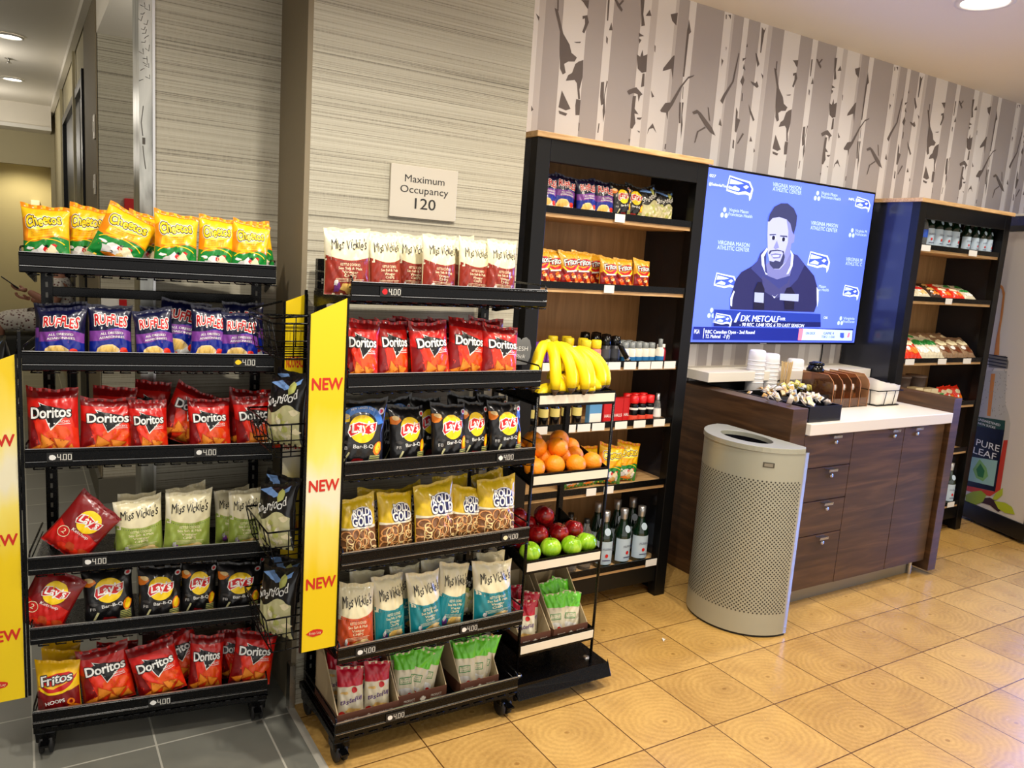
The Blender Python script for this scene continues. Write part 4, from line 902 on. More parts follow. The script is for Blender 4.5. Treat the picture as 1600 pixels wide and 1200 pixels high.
def pouches(kind, loc, rz, xs, z, label, group, w=.085, h=.16):
    M = Matrix.Translation(loc) @ Matrix.Rotation(rz, 4, 'Z')
    for i, (x, y, roll, lift) in enumerate(xs):
        put_bag(kind, M, x, y, z+lift, w, h, roll, label.format(['first', 'second', 'third', 'fourth', 'fifth', 'sixth', 'seventh', 'eighth'][i]), group, lean=12, yaw=((i*53) % 17-8)*3)
zt = Z2[5]+.002
carton((.80, 2.146, zt), .205, .22, .05, .20, 'brown printed carton of crimson pouches, leftmost on bottom tray of right rack')
carton((1.012, 2.165, zt), .175, .20, .05, .21, 'brown printed carton of green topped pouches, between two others on bottom tray')
carton((1.232, 2.15, zt), .150, .20, .05, .20, 'brown printed carton of green topped pouches, rightmost on bottom tray of right rack')
lb = 'crimson topped snack pouch, {} from left in left carton of right rack bottom tray'
pouches('tastered', (.80, 2.146, 0), 0, [(.045, .13, -2, .02), (.10, .09, 2, .012), (.06, .05, 1, .0), (.15, .045, -2, .0), (.155, .12, 4, .012)], zt+.004, lb, 'crimson pouches in the carton')
pouches('tastegreen', (1.012, 2.165, 0), 0, [(.045, .05, 2, 0), (.085, .05, -18, -.0), (.125, .05, -14, 0), (.04, .10, 6, .015), (.085, .10, -4, .02), (.13, .10, -10, .02), (.07, .15, 3, .025), (.12, .15, 8, .025)], zt+.004, 'green topped snack pouch, {} in the middle carton of right rack bottom tray', 'green topped pouches in the middle carton', .08)
pouches('tastegreen', (1.232, 2.15, 0), 0, [(.04, .05, 2, 0), (.09, .05, -4, 0), (.125, .06, -18, 0), (.04, .10, 6, .02), (.09, .10, -12, .02), (.125, .11, -16, .025)], zt+.004, 'green topped snack pouch, {} in the rightmost carton of right rack bottom tray', 'green topped pouches in the right carton', .08)
# ---- side wings with sign boards and popcorn baskets ----
SIGNY = mat('sign_board_yellow', (250, 220, 20), .4)
def sign_grad():
    m, N, L, B = new_mat('new_sign_print')
    tc = N.new('ShaderNodeTexCoord'); sp = N.new('ShaderNodeSeparateXYZ'); L.new(tc.outputs['Object'], sp.inputs[0])
    nz = N.new('ShaderNodeTexNoise'); mp = N.new('ShaderNodeMapping'); mp.inputs['Scale'].default_value = (22, 22, 5); L.new(tc.outputs['Object'], mp.inputs[0]); L.new(mp.outputs[0], nz.inputs['Vector']); nz.inputs['Scale'].default_value = 1
    z = math_node(N, L, 'ADD', sp.outputs[2], math_node(N, L, 'MULTIPLY_ADD', nz.outputs['Fac'], .16, -.08))
    d = math_node(N, L, 'ABSOLUTE', math_node(N, L, 'SUBTRACT', z, .90))
    cr = N.new('ShaderNodeValToRGB'); e = cr.color_ramp.elements; e[0].position = .03; e[0].color = col((242, 234, 200)); e[1].position = .26; e[1].color = col((240, 206, 16))
    x = e.new(.12); x.color = col((248, 228, 110)); L.new(d, cr.inputs[0]); L.new(cr.outputs[0], B.inputs['Base Color']); B.inputs['Roughness'].default_value = .35
    return m
SIGNG = sign_grad()
SRED = mat('sign_red_letters', (206, 38, 20), .5)
def sign_board(parent, x0, x1, y, z0, zl, zr, word, hs, logo=True):
    b = MB(); b.prism([(x0, z0), (x1, z0), (x1, zr), (x0, zl)], 'y', y, y+.003, SIGNG)
    b.box(x0-.006, x0-.0005, y-.002, y+.006, z0, zl, BLACK); b.box(x1+.0005, x1+.006, y-.002, y+.006, z0, zr, BLACK)
    fr = vframe(0, y-.0008, 0); xc = (x0+x1)/2
    for z in hs: b.text(word, fr, SRED, xc, z, width=(x1-x0)*.86, height=.033, bold=.028)
    if logo:
        b.flatpoly([(xc-.012+p[0]/1000, z0+.055+p[1]/1000) for p in blob(0, 0, 25, 11, 14, 3, .1)], SRED, fr)
        b.text('Frito Lay', (fr[0]+V3((0, -.0004, 0)), fr[1], fr[2]), cI, xc-.012, z0+.051, width=.036, height=.008)
    return b.build('sign_board', parent)
def basket(parent, x0, x1, y0, y1, z0, z1):
    b = MB()
    def loop(z, g=0): return [(x1, y0, z), (x0+g, y0, z), (x0+g, y1, z), (x1, y1, z), (x1, y0, z)]
    b.tube(loop(z1), .003, BLACK, 5); b.tube(loop(z0, .02), .0025, BLACK, 5); b.tube(loop((z0+z1)/2, .01), .002, BLACK, 5)
    for i in range(6):
        y = y0+(y1-y0)*i/5; b.tube([(x0, y, z1), (x0+.02, y, z0), (x1, y, z0)], .002, BLACK, 4)
    for i in range(1, 4):
        x = x0+.02+(x1-x0-.02)*i/4
        for y in (y0, y1): b.tube([(x, y, z0), (x, y, z1)], .0018, BLACK, 4)
    b.build('wire_basket', parent)
w2 = thing('side_display_wing', 'yellow NEW sign board wing with wire baskets of popcorn, on right rack', 'display rack', (0, 0, 0))
sign_board(w2, .674, .776, 2.125, .412, 1.405, 1.452, 'NEW', [1.195, .90, .605])
sign_board(w2, .712, .776, 2.50, .45, 1.41, 1.435, 'NOUVEAU', [1.20, .93, .65], False)
for z0, z1 in ((1.27, 1.37), (.985, 1.08), (.665, .76), (.385, .49)): basket(w2, .592, .778, 2.21, 2.47, z0, z1)
MB().tube([(.672, 2.13, 1.40), (.592, 2.21, 1.385), (.592, 2.47, 1.385), (.70, 2.505, 1.41)], .0035, BLACK, 6).box(.766, .774, 2.134, 2.142, .40, 1.45, BLACK).box(.766, .774, 2.478, 2.486, .40, 1.45, BLACK).build('hanging_frame', w2)
IDM = Matrix.Identity(4)
for z, y, x, roll, nm, s in ((.995, 2.30, .655, 4, 'leaning in the upper basket of right wing', .21), (.995, 2.40, .69, -5, 'behind another in the upper basket of right wing', .21), (.675, 2.29, .63, 8, 'tilted outward in the middle basket of right wing', .20), (.675, 2.40, .66, -8, 'rear of the middle basket of right wing', .20), (.395, 2.29, .64, 5, 'front of the lowest basket of right wing', .215), (.395, 2.40, .68, -4, 'rear of the lowest basket of right wing', .21)):
    put_bag('smartfood', Matrix.Translation((x, y, z)) @ Matrix.Rotation(R_(-62), 4, 'Z'), 0, 0, 0, .145, s, roll, 'black and cream popcorn bag, '+nm, 'popcorn bags on the side wings', lean=8)
w1 = thing('side_display_wing', 'yellow NEW sign board wing at the left edge, on left rack', 'display rack', (0, 0, 0))
sign_board(w1, -.125, -.018, 2.575, .20, 1.19, 1.235, 'NEW', [.975, .682, .39])
MB().box(-.010, -.002, 2.58, 2.588, .2, 1.30, BLACK).tube([(-.014, 2.585, 1.235), (-.008, 2.60, 1.29), (-.004, 2.70, 1.30), (-.004, 2.85, 1.28)], .0035, BLACK, 6).build('hanging_frame', w1)
for z0, z1 in ((1.05, 1.16), (.77, .87), (.47, .58)): basket(w1, -.17, -.012, 2.62, 2.86, z0, z1)
for z, y, nm in ((.785, 2.70, 'middle basket of left wing'), (.485, 2.70, 'lowest basket of left wing'), (1.06, 2.78, 'upper basket of left wing')):
    put_bag('smartfood', Matrix.Translation((-.075, y, z)) @ Matrix.Rotation(R_(-80), 4, 'Z'), 0, 0, 0, .14, .20, 3, 'black and cream popcorn bag behind the sign, '+nm, 'popcorn bags on the side wings', lean=7)

# ======================= fruit cart =======================
fc = thing('fruit_cart', 'narrow black wheeled cart with trays of bananas, oranges and apples', 'cart', (1.48, 2.19, 0))
CW, CD_ = .34, .27
STRIP = mat('white_price_strip', (238, 230, 208), .5)
for x in (.003, CW-.003):
    MB().tube([(x, 0, .09), (x, 0, 1.135)], .0055, BLACK, 8).build('front_post', fc)
    MB().box(x-.01, x+.01, CD_, CD_+.018, .09, 1.16, BLACK).build('rear_post', fc)
def cart_tray(z, tilt, h=.05):
    b = MB(); zb = z+tilt
    b.prism([(0, z-.004), (CD_, zb-.004), (CD_, zb), (0, z)], 'x', .004, CW-.004, BLACK)
    for x in (.004, CW-.007): b.prism([(0, z-.01), (CD_, zb-.01), (CD_, zb+h), (0, z+h*.7)], 'x', x, x+.003, BLACK)
    b.box(.004, CW-.004, -.006, 0, z-.012, z+.036, BLACK)
    b.build('fruit_tray', fc)
    MB().box(.008, CW-.008, -.0085, -.0065, z-.002, z+.028, STRIP).build('price_strip', fc)
for z, t in ((1.112, .0), (.828, .045), (.512, .06), (.20, .0)): cart_tray(z, t)
MB().box(-.02, CW+.06, -.03, CD_+.02, .062, .094, BLACK).prism([(-.06, .05), (-.03, .094), (-.03, .055)], 'x', -.02, CW+.06, BLACK).build('base_skid', fc, .004)
for x in (.03, CW): 
    for y in (.03, CD_-.03): caster(fc, x, y, .028)
BAN = mat('banana_skin', (252, 222, 14), .42, bump=.04, bscale=40); BANT = mat('banana_tip', (74, 52, 22), .7); BANS = mat('banana_stem', (206, 190, 40), .5)
def banana_geo(b, base, az, L=.19, r=.0205, droop=1.0, yaw=0):
    """one curved finger from the crown, arching out along az and down"""
    pts = []; rs = []; n = 13
    R0 = L/1.9
    for i in range(n):
        t = i/(n-1); a = -.25+t*2.0*droop
        d = R0*(math.sin(a)+math.sin(.25)); zz = R0*(math.cos(a)-math.cos(.25))
        pts.append(V3((base[0]+d*math.cos(az), base[1]+d*math.sin(az), base[2]+zz)))
        rs.append(r*(.38 if i == 0 else .5 if i == 1 else min(1, .62+.9*min(t, 1-t)*2)*(1 if t < .93 else .42)))
    b.tube(pts[:12], rs[:12], BAN, 7); b.tube(pts[11:], [rs[11], rs[12]*.8], BANT, 7); b.tube(pts[:2], [rs[0]*1.1, rs[1]*1.02], BANS, 7)
def bunch(loc, azs, label, droop=1.0, L=.19):
    t = thing('banana_bunch', label, 'bananas', loc, 0, 'bananas on the fruit cart')
    c = MB().lathe([(0, -.012), (.014, -.008), (.012, .012), (.006, .02), (0, .02)], BANS, (0, 0, 0), 10); c.build('crown', t)
    for k, az in enumerate(azs):
        b = MB(); banana_geo(b, (.008*math.cos(az), .008*math.sin(az), -.003*(k % 2)), az, L*(1+.05*math.sin(k*3)), .0205, droop); b.build('banana', t)
bunch((1.605, 2.33, 1.295), [R_(a) for a in (-138, -112, -90, -68)], 'large bunch of ripe bananas draped over left front of the fruit cart', 1.02, .24)
bunch((1.70, 2.34, 1.275), [R_(a) for a in (-112, -88, -62, -36)], 'bunch of ripe bananas draped over right front of the fruit cart', 1.0, .215)
bunch((1.63, 2.36, 1.275), [R_(a) for a in (-100, -80, -55)], 'bunch of ripe bananas laid in the middle of the heap', .85, .17)
bunch((1.60, 2.25, 1.15), [R_(a) for a in (172, 190)], 'bunch of bananas lying low at left of the cart, pointing left', .8, .13)
bunch((1.585, 2.27, 1.19), [R_(a) for a in (-95, -60, -30)], 'small bunch of bananas resting on the tray under the heap', .8, .12)
bunch((1.70, 2.27, 1.19), [R_(a) for a in (-120, -85, -50)], 'small bunch of bananas under the right hand bunch', .8, .12)
ORM = mat('orange_peel', (250, 146, 14), .42, bump=.35, bscale=160)
def orange_proto():
    t = thing('orange', '', 'orange')
    MB().lathe([(.034*math.sin(a), -.034*math.cos(a)*.97) for a in [PI*i/14 for i in range(15)]], ORM, (0, 0, .033), 20).build('fruit', t)
    MB().lathe([(0, 0), (.004, 0), (.003, .0015), (0, .002)], mat('orange_navel', (110, 100, 30), .7), (0, 0, .0655), 8).build('stem_scar', t); return t
def apple_proto(nm, m):
    t = thing(nm, '', 'apple')
    pr = []
    for i in range(17):
        a = PI*i/16; r = .036*math.sin(a)*(1+.06*math.cos(a)); z = -.033*math.cos(a)+.033
        if i > 13: z -= .007*(i-13)/3*1.2
        pr.append((r, z))
    MB().lathe(pr, m, (0, 0, 0), 20).build('fruit', t)
    MB().tube([(0, 0, .054), (.002, 0, .066), (.006, 0, .072)], [.0014, .0012, .0018], BANT, 5).build('stem', t); return t
def apple_mat(name, c1, c2, c3):
    m = grain(name, c1, c2, (9, 9, 2.5), .2, 1.5, 5, .02, c3=c3, coat=.3); return m
RA = apple_mat('red_apple_skin', (110, 8, 14), (190, 30, 26), (150, 14, 20)); GA = apple_mat('green_apple_skin', (120, 176, 20), (176, 214, 60), (146, 198, 34))
op = orange_proto(); rp = apple_proto('red_apple', RA); gp = apple_proto('green_apple', GA)
def pile(proto, spots, label, group, first=[True]):
    sc = 1.10
    proto.scale = (sc, sc, sc)
    for i, (x, y, z, n) in enumerate(spots):
        rr = random.Random(i*7+3); rot = (rr.uniform(-.5, .5), rr.uniform(-.5, .5), rr.uniform(0, 6)); loc = (x, y, z)
        if i == 0: proto.location = loc; proto.rotation_euler = rot; proto['label'] = label.format(n); proto['group'] = group
        else: dup(proto, loc, rot, label.format(n), group)
def spots(z, tilt, rows):
    o = []
    names = ['leftmost', 'second from left', 'third from left', 'fourth from left']
    for rn, y, dz, xs in rows:
        for i, x in enumerate(xs):
            nm = names[i] if i < len(xs)-1 or len(xs) == 1 else 'rightmost'
            o.append((1.48+x, 2.19+y, z+tilt*y/CD_+dz, f"{nm}, {rn}"))
    return o
pile(op, spots(.824, .045, [('front row', .038, .009, (.045, .125, .205, .285)), ('second row', .11, .005, (.05, .13, .21, .285)), ('back row', .185, .006, (.05, .13, .21, .285)), ('upper layer', .10, .052, (.085, .165)), ('upper layer at back', .165, .05, (.12, .21))]), 'ripe orange on the fruit cart, {}', 'oranges on the fruit cart')
pile(gp, spots(.513, .06, [('front row', .042, .006, (.055, .14, .22, .295))]), 'green apple on the fruit cart, {}', 'green apples on the fruit cart')
pile(rp, spots(.513, .06, [('row behind the green ones', .115, .016, (.05, .13, .21, .285)), ('rearmost row', .19, .018, (.05, .13, .21)), ('upper layer', .16, .066, (.085, .165))]), 'red apple on the fruit cart, {}', 'red apples on the fruit cart')
carton((1.492, 2.20, .204), .135, .235, .05, .20, 'open kraft carton of crimson pouches, low on the fruit cart')
carton((1.642, 2.20, .204), .155, .235, .05, .215, 'open kraft carton of green topped pouches, low on the fruit cart')
pouches('tastered', (1.492, 2.20, 0), 0, [(.05, .05, 2, 0), (.09, .09, -4, .01), (.055, .14, 3, .02)], .208, 'crimson topped snack pouch on the fruit cart, {} from front', 'crimson pouches on the cart', .085, .15)
pouches('tastegreen', (1.642, 2.20, 0), 0, [(.045, .06, 2, 0), (.105, .05, -4, 0), (.05, .12, 6, .02), (.11, .12, -8, .02)], .208, 'green topped snack pouch on the fruit cart, {} one', 'green topped pouches on the cart', .085, .15)
fs = thing('fresh_sign', 'grey apple shaped FRESH sign between right rack and bananas', 'sign', (1.545, 2.415, 1.19))
b = MB(); ap = [(-44, 0), (44, 0), (62, 30), (66, 70), (54, 100), (34, 112), (14, 108), (4, 100), (-4, 108), (-24, 114), (-50, 104), (-64, 76), (-62, 30)]
b.prism([(x/1000*.72, z/1000*.9+.02) for x, z in ap], 'y', 0, .006, mat('slate_grey_board', (120, 122, 120), .6)).box(-.004, .004, .001, .005, -.05, .03, BLACK); b.build('board', fs, .001)
g = MB(); fr = vframe(0, -.0006, 0); g.text('FRESH', fr, wI, -.002, .072, width=.07, height=.016); g.text('Pick', fr, wI, 0, .045, width=.04, height=.014, shear=.2); g.build('lettering', fs)

# ======================= tall shelf units =======================
def shelf_unit(label, x0, x1, y0, y1, H, zs, panel_back=True):
    t = thing('shelf_unit', label, 'shelf', (x0, y0, 0)); w, d = x1-x0, y1-y0; p = .065
    for x in (0, w-p): MB().box(x, x+p, 0, .05, 0, H-.022, BLACKW).build('front_post', t, .002)
    for nm, x in (('side_panel', .002), ('side_panel', w-.02)): MB().box(x, x+.018, .05, d, .0, H-.022, BLACKS).build(nm, t)
    MB().box(.02, w-.02, d-.015, d-.002, .15, H-.04, OAKB).build('back_panel', t)
    MB().box(p, w-p, 0, .03, H-.11, H-.022, BLACKW).build('top_rail', t, .002)
    MB().box(-.012, w+.012, -.014, d, H-.022, H, OAK).build('top_board', t, .002)
    for z in zs:
        MB().box(.021, w-.021, .05, d-.016, z-.022, z, OAK).box(p+.001, w-p-.001, .012, .05, z-.022, z, OAK).build('shelf_board', t)
        MB().box(p+.002, w-p-.002, .004, .012, z-.006, z+.022, BLACK).build('price_rail', t)
    MB().box(p, w-p, .01, .035, zs[-1]-.10, zs[-1]-.024, BLACKW).build('bottom_rail', t)
    return t
S1 = (1.745, 2.68, 2.71, 3.09); ZS1 = [1.79, 1.487, 1.150, .876, .575, .178]
s1 = shelf_unit('black shelf unit with oak boards beside the wall corner, full of snacks', *S1, 2.092, ZS1)
S2 = (4.35, 5.34, 2.71, 3.09); ZS2 = [1.81, 1.51, 1.142, .862, .55, .185]
s2 = shelf_unit('black shelf unit with oak boards right of the television', *S2, 2.085, ZS2)
def tags(parent, x0, xs, z, w=.055, y=.0035):
    for x in xs: MB().box(x-x0, x-x0+w, y-.002, y, z-.016, z+.018, PAPER).build('price_card', parent)
tags(s1, S1[0], [2.165], ZS1[0]); tags(s1, S1[0], [2.14], ZS1[1]); tags(s1, S1[0], [1.85, 1.93, 2.02, 2.125, 2.20, 2.29, 2.375, 2.45, 2.53], ZS1[2], .07)
tags(s1, S1[0], [1.83, 1.98, 2.06, 2.14, 2.27, 2.38, 2.50], ZS1[3], .07); tags(s1, S1[0], [2.14, 2.24], ZS1[4]); tags(s1, S1[0], [2.54], ZS1[5], .07)
tags(s2, S2[0], [4.42, 4.92], ZS2[0], .09); tags(s2, S2[0], [4.75], ZS2[1], .07); tags(s2, S2[0], [4.43, 4.77, 5.05], ZS2[2], .09); tags(s2, S2[0], [5.14], ZS2[5], .08)
# bags on the shelf units
def row_bags(kind, xs, y, z, w, h, where, group, lean=6, rolls=None, yaws=None):
    for i, x in enumerate(xs):
        nm = 'only one' if len(xs) == 1 else 'leftmost' if i == 0 else 'rightmost' if i == len(xs)-1 else ORD[i]+' from left'
        put_bag(kind, IDM, x, y+(i % 2)*.012, z+.001, w, h, (rolls or [0])[i % len(rolls or [0])], f"{KIND[kind][1]}, {nm} {where}", group, lean=lean, yaw=(yaws or [3, -4, 5, -2])[i % len(yaws or [1]*4)])
row_bags('ruffles', [1.855, 1.955, 2.06, 2.165], 2.785, ZS1[0], .11, .155, 'on top shelf of near unit', 'navy bags on the top shelf', rolls=[-4, -8, 2, -3])
row_bags('barbq', [2.255, 2.335], 2.79, ZS1[0], .11, .155, 'on top shelf of near unit', 'black bags on the top shelf', rolls=[5, -7])
row_bags('smartfood', [2.42, 2.52], 2.80, ZS1[0], .115, .155, 'on top shelf of near unit', 'popcorn bags on the top shelf', rolls=[10, -4])
row_bags('fritos', [1.845, 1.925, 1.995, 2.07], 2.775, ZS1[1], .105, .15, 'of left cluster on second shelf', 'corn chip bags on the second shelf', rolls=[2, 0, 1, -3])
row_bags('fritos', [2.21, 2.305, 2.40], 2.775, ZS1[1], .10, .135, 'of right cluster on second shelf', 'corn chip bags on the second shelf', rolls=[-3, 1, -4])
row_bags('fritos', [1.88, 2.0, 2.18], 2.845, ZS1[1], .105, .15, 'of rear row on second shelf', 'corn chip bags on the second shelf')
row_bags('cheetos', [2.10, 2.21, 2.33, 2.44], 2.79, ZS1[4], .13, .185, 'on fifth shelf of near unit', 'cheese puff bags on the fifth shelf', rolls=[3, -2, -6, -8], yaws=[4, 8, -10, -6])
# ---- bottles, jars and boxes ----
def lathe_proto(name, cat, parts):
    t = thing(name, '', cat)
    for pn, prof, m in parts: MB().lathe(prof, m, (0, 0, 0), 16).build(pn, t)
    return t
def line_up(proto, locs, label, group, rz=None):
    """locs: list of (x, y, z, which)"""
    for i, (x, y, z, n) in enumerate(locs):
        rot = (0, 0, (i*1.3) % .5-.25)
        if i == 0: proto.location = (x, y, z); proto.rotation_euler = rot; proto['label'] = label.format(n); proto['group'] = group
        else: dup(proto, (x, y, z), rot, label.format(n), group)
def seq(xs, y, z, suffix=''):
    n = len(xs); return [(x, y, z, ('leftmost' if i == 0 else 'rightmost' if i == n-1 else ORD[i]+' from left')+suffix) for i, x in enumerate(xs)]
GLG = mat('green_glass', (8, 34, 18), .06, coat=.6); CLG = mat('clear_bottle', (206, 212, 214), .05, trans=.85, ior=1.33); PALE = mat('pale_blue_label', (186, 206, 222), .45)
SLV = mat('silver_foil', (190, 192, 194), .3, metal=.8)
def green_bottle(s=1.0, name='glass_bottle'):
    t = thing(name, '', 'bottle')
    r, h = .0415*s, .272*s
    MB().lathe([(0, 0), (r*.92, 0), (r, .006), (r, h*.52), (r*.90, h*.60), (r*.46, h*.74), (r*.34, h*.92), (r*.42, h*.93), (r*.42, h*.96), (0, h*.96)], GLG, seg=18).build('glass_body', t)
    MB().lathe([(r*1.012, h*.08), (r*1.012, h*.49)], PALE, seg=18, a0=-PI*.95, a1=PI*.35).build('main_label', t)
    MB().lathe([(r*.40, h*.80), (r*.44, h*.90), (r*.46, h*1.0), (r*.2, h*1.005), (0, h*1.005)], SLV, seg=14).build('foil_cap', t)
    nk = MB()
    pts = [(math.cos(a)*.016*s, math.sin(a)*.018*s) for a in [2*PI*i/14 for i in range(14)]]
    nk.flatpoly(pts, PALE, (V3((0, -r*.80, h*.66)), V3((1, 0, 0)), V3((0, .35, .94)))); nk.build('neck_label', t)
    l = MB(); fr = vframe(0, -r*1.05, 0)
    l.text('S.PELLEGRINO', fr, nI, 0, h*.34, width=r*1.3, height=.010*s); l.flatpoly([(x*.5, z*.5+h*.24) for x, z in pts], flat('red', (205, 20, 24)), fr); l.flatpoly([(-r*.5, h*.15), (r*.5, h*.15), (r*.5, h*.165), (-r*.5, h*.165)], nI, fr)
    l.build('label_print', t); return t
gb = green_bottle()
line_up(gb, seq([2.32, 2.43, 2.54], 2.775, ZS1[5], ' in front')+seq([2.37, 2.49, 2.59], 2.90, ZS1[5], ' behind'), 'green sparkling water bottle with pale label, {}, bottom of near unit', 'green bottles on the bottom shelf')
cb = lathe_proto('water_bottle', 'bottle', [('clear_body', [(0, 0), (.031, 0), (.034, .01), (.034, .15), (.030, .17), (.014, .205), (.012, .225)], CLG), ('wrap_label', [(.0345, .05), (.0345, .12)], mat('cream_label', (220, 216, 190), .5)), ('cap', [(.014, .222), (.014, .24), (0, .24)], mat('black_cap', (20, 20, 20), .4))])
line_up(cb, seq([1.98, 2.06, 2.14, 2.22], 2.79, ZS1[5], ' in front')+seq([2.0, 2.10, 2.20], 2.89, ZS1[5], ' behind'), 'clear water bottle with cream label, {}, bottom of near unit', 'clear bottles on the bottom shelf')
# third shelf: sundries
yb_ = lathe_proto('shampoo_bottle', 'bottle', [('body', [(0, 0), (.022, 0), (.024, .006), (.024, .066), (.02, .072), (0, .072)], mat('pink_bottle', (232, 130, 120), .35)), ('label', [(.0245, .02), (.0245, .055)], mat('peach_label', (240, 190, 150), .5)), ('yellow_cap', [(.021, .073), (.023, .076), (.023, .106), (.02, .11), (0, .11)], mat('yellow_cap', (244, 218, 40), .35))])
line_up(yb_, [(2.165, 2.765, ZS1[2], 'front right'), (2.11, 2.768, ZS1[2], 'front left'), (2.14, 2.83, ZS1[2], 'second row right'), (2.07, 2.84, ZS1[2], 'second row left'), (2.10, 2.90, ZS1[2], 'rear right'), (2.03, 2.91, ZS1[2], 'rear left')], 'small pink bottle with yellow cap on third shelf, {}', 'yellow capped bottles on the third shelf')
bb = lathe_proto('deodorant_stick', 'bottle', [('body', [(0, 0), (.023, 0), (.025, .006), (.025, .085), (0, .085)], mat('dark_grey_plastic', (34, 34, 38), .35)), ('cap', [(.0235, .085), (.0245, .09), (.022, .125), (0, .13)], BLACKG), ('label', [(.0253, .03), (.0253, .07)], mat('charcoal_label', (70, 72, 78), .45))])
line_up(bb, [(2.225, 2.775, ZS1[2], 'front left'), (2.28, 2.775, ZS1[2], 'front right'), (2.225, 2.85, ZS1[2], 'second row left'), (2.285, 2.85, ZS1[2], 'second row right'), (2.225, 2.93, ZS1[2], 'rear left'), (2.29, 2.93, ZS1[2], 'rear right')], 'black deodorant stick on third shelf, {}', 'black sticks on the third shelf')
cj = lathe_proto('lotion_bottle', 'bottle', [('body', [(0, 0), (.018, 0), (.02, .005), (.02, .066), (.016, .072), (0, .072)], mat('milky_bottle', (226, 222, 210), .3)), ('blue_label', [(.0203, .012), (.0203, .034)], mat('blue_label', (30, 110, 170), .45), ), ('grey_cap', [(.015, .072), (.016, .075), (.016, .098), (0, .1)], mat('clear_grey_cap', (130, 136, 138), .2))])
line_up(cj, seq([2.335, 2.375, 2.415, 2.455, 2.495], 2.77, ZS1[2], ' in front')+seq([2.345, 2.385, 2.425, 2.465], 2.815, ZS1[2], ' in second row')+seq([2.355, 2.395, 2.435], 2.86, ZS1[2], ' in third row'), 'white travel bottle with blue label, {}, third shelf', 'travel bottles on the third shelf')
def box_thing(name, label, cat, loc, dims, m, words=(), group=None, rz=0, extra=None):
    t = thing(name, label, cat, loc, rz, group); w, d, h = dims
    MB().box(-w/2, w/2, 0, d, 0, h, m).build('carton_body', t, .001)
    g = MB(); fr = vframe(0, -.0007, 0)
    for (tx, zz, ww, hh, mm) in words:
        if tx: g.text(tx, fr, mm, 0, zz, width=ww, height=hh, bold=.012)
        else: g.flatpoly([(-ww/2, zz), (ww/2, zz), (ww/2, zz+hh), (-ww/2, zz+hh)], mm, (fr[0]+V3((0, .0003, 0)), fr[1], fr[2]))
    if words: g.build('printed_front', t)
    return t
PB = mat('purple_box', (112, 48, 148), .45); BBX = mat('blue_box', (30, 60, 160), .45); RBX = mat('red_box', (196, 20, 26), .45); PKB = mat('magenta_box', (200, 40, 90), .45)
z3 = ZS1[2]
box_thing('medicine_box', 'purple medicine box, left of a pair on third shelf', 'box', (1.87, 2.78, z3), (.08, .04, .095), PB, [(None, .02, .06, .02, PAPER), (None, .05, .05, .018, PKB)], 'boxes on the third shelf')
box_thing('medicine_box', 'purple medicine box, right of a pair on third shelf', 'box', (1.955, 2.78, z3), (.08, .04, .09), PB, [(None, .02, .06, .02, PAPER), (None, .05, .04, .018, PKB)], 'boxes on the third shelf')
box_thing('pain_relief_box', 'white and blue box with yellow lettering beside the purple boxes', 'box', (2.035, 2.755, z3), (.075, .035, .08), PAPER, [(None, .045, .07, .03, BBX), ('Advil', .05, .045, .018, yI)], 'boxes on the third shelf')
for i, (x, y, z, m, nm) in enumerate([(2.54, 2.77, z3, RBX, 'red tube'), (2.575, 2.78, z3, RBX, 'red tube at the end')]):
    t = lathe_proto('travel_tube', 'tube', [('body', [(0, 0), (.014, 0), (.016, .005), (.015, .06), (.008, .075), (0, .075)], mat('berry_tube', (176, 40, 60), .35)), ('cap', [(.010, .075), (.010, .09), (0, .09)], PAPER)])
    t.location = (x, y, z); t['label'] = ['small berry red tube next to the white travel bottles', 'small berry red tube at the right end of third shelf'][i]; t['group'] = 'berry tubes on the third shelf'
hb = lathe_proto('hairspray_bottle', 'bottle', [('body', [(0, 0), (.019, 0), (.02, .005), (.02, .07), (.012, .08), (0, .08)], mat('milky_bottle', (226, 222, 210), .3)), ('blue_label', [(.0203, .01), (.0203, .04)], MATS['blue_label']), ('pump', [(.009, .08), (.010, .09), (.010, .118), (0, .12)], MATS['clear_grey_cap'])])
hb.location = (2.525, 2.745, z3); hb['label'] = 'tall white pump bottle standing in front of the red tubes'
tl = lathe_proto('dark_tube', 'tube', [('body', [(0, 0), (.012, 0), (.012, .09), (.008, .11), (0, .11)], BLACKG), ('silver_band', [(.0124, .02), (.0124, .03)], SLV)])
tl.rotation_euler = (0, R_(-38), 0); tl.location = (2.33, 2.725, z3+.012); tl['label'] = 'thin black tube leaning between black sticks and white bottles'
# fourth shelf
z4 = ZS1[3]
sb = lathe_proto('dark_bottle', 'bottle', [('body', [(0, 0), (.02, 0), (.022, .005), (.022, .08), (.012, .10), (.010, .125)], mat('dark_glass', (18, 16, 16), .1, coat=.4)), ('yellow_label', [(.0224, .045), (.0224, .082)], mat('pale_yellow_label', (222, 206, 120), .5)), ('cap', [(.012, .12), (.012, .14), (0, .14)], SLV)])
line_up(sb, seq([1.86, 1.92, 1.98, 2.04, 2.10], 2.78, z4), 'small dark bottle with pale yellow label, {}, fourth shelf', 'dark bottles on the fourth shelf')
box_thing('tissue_pack', 'light blue and white packet on fourth shelf beside red boxes', 'box', (2.195, 2.765, z4), (.07, .03, .115), mat('sky_blue_box', (90, 150, 200), .45), [(None, .0, .065, .05, PAPER)], 'packets on the fourth shelf')
for i, (x, nm) in enumerate([(2.265, 'leftmost'), (2.325, 'middle'), (2.385, 'rightmost')]):
    box_thing('candy_box', f'red box with white letters on fourth shelf, {nm} of three', 'box', (x, 2.76+.004*i, z4), (.055, .03, .115), RBX, [('HALLS', .03, .045, .014, wI)], 'red boxes on the fourth shelf')
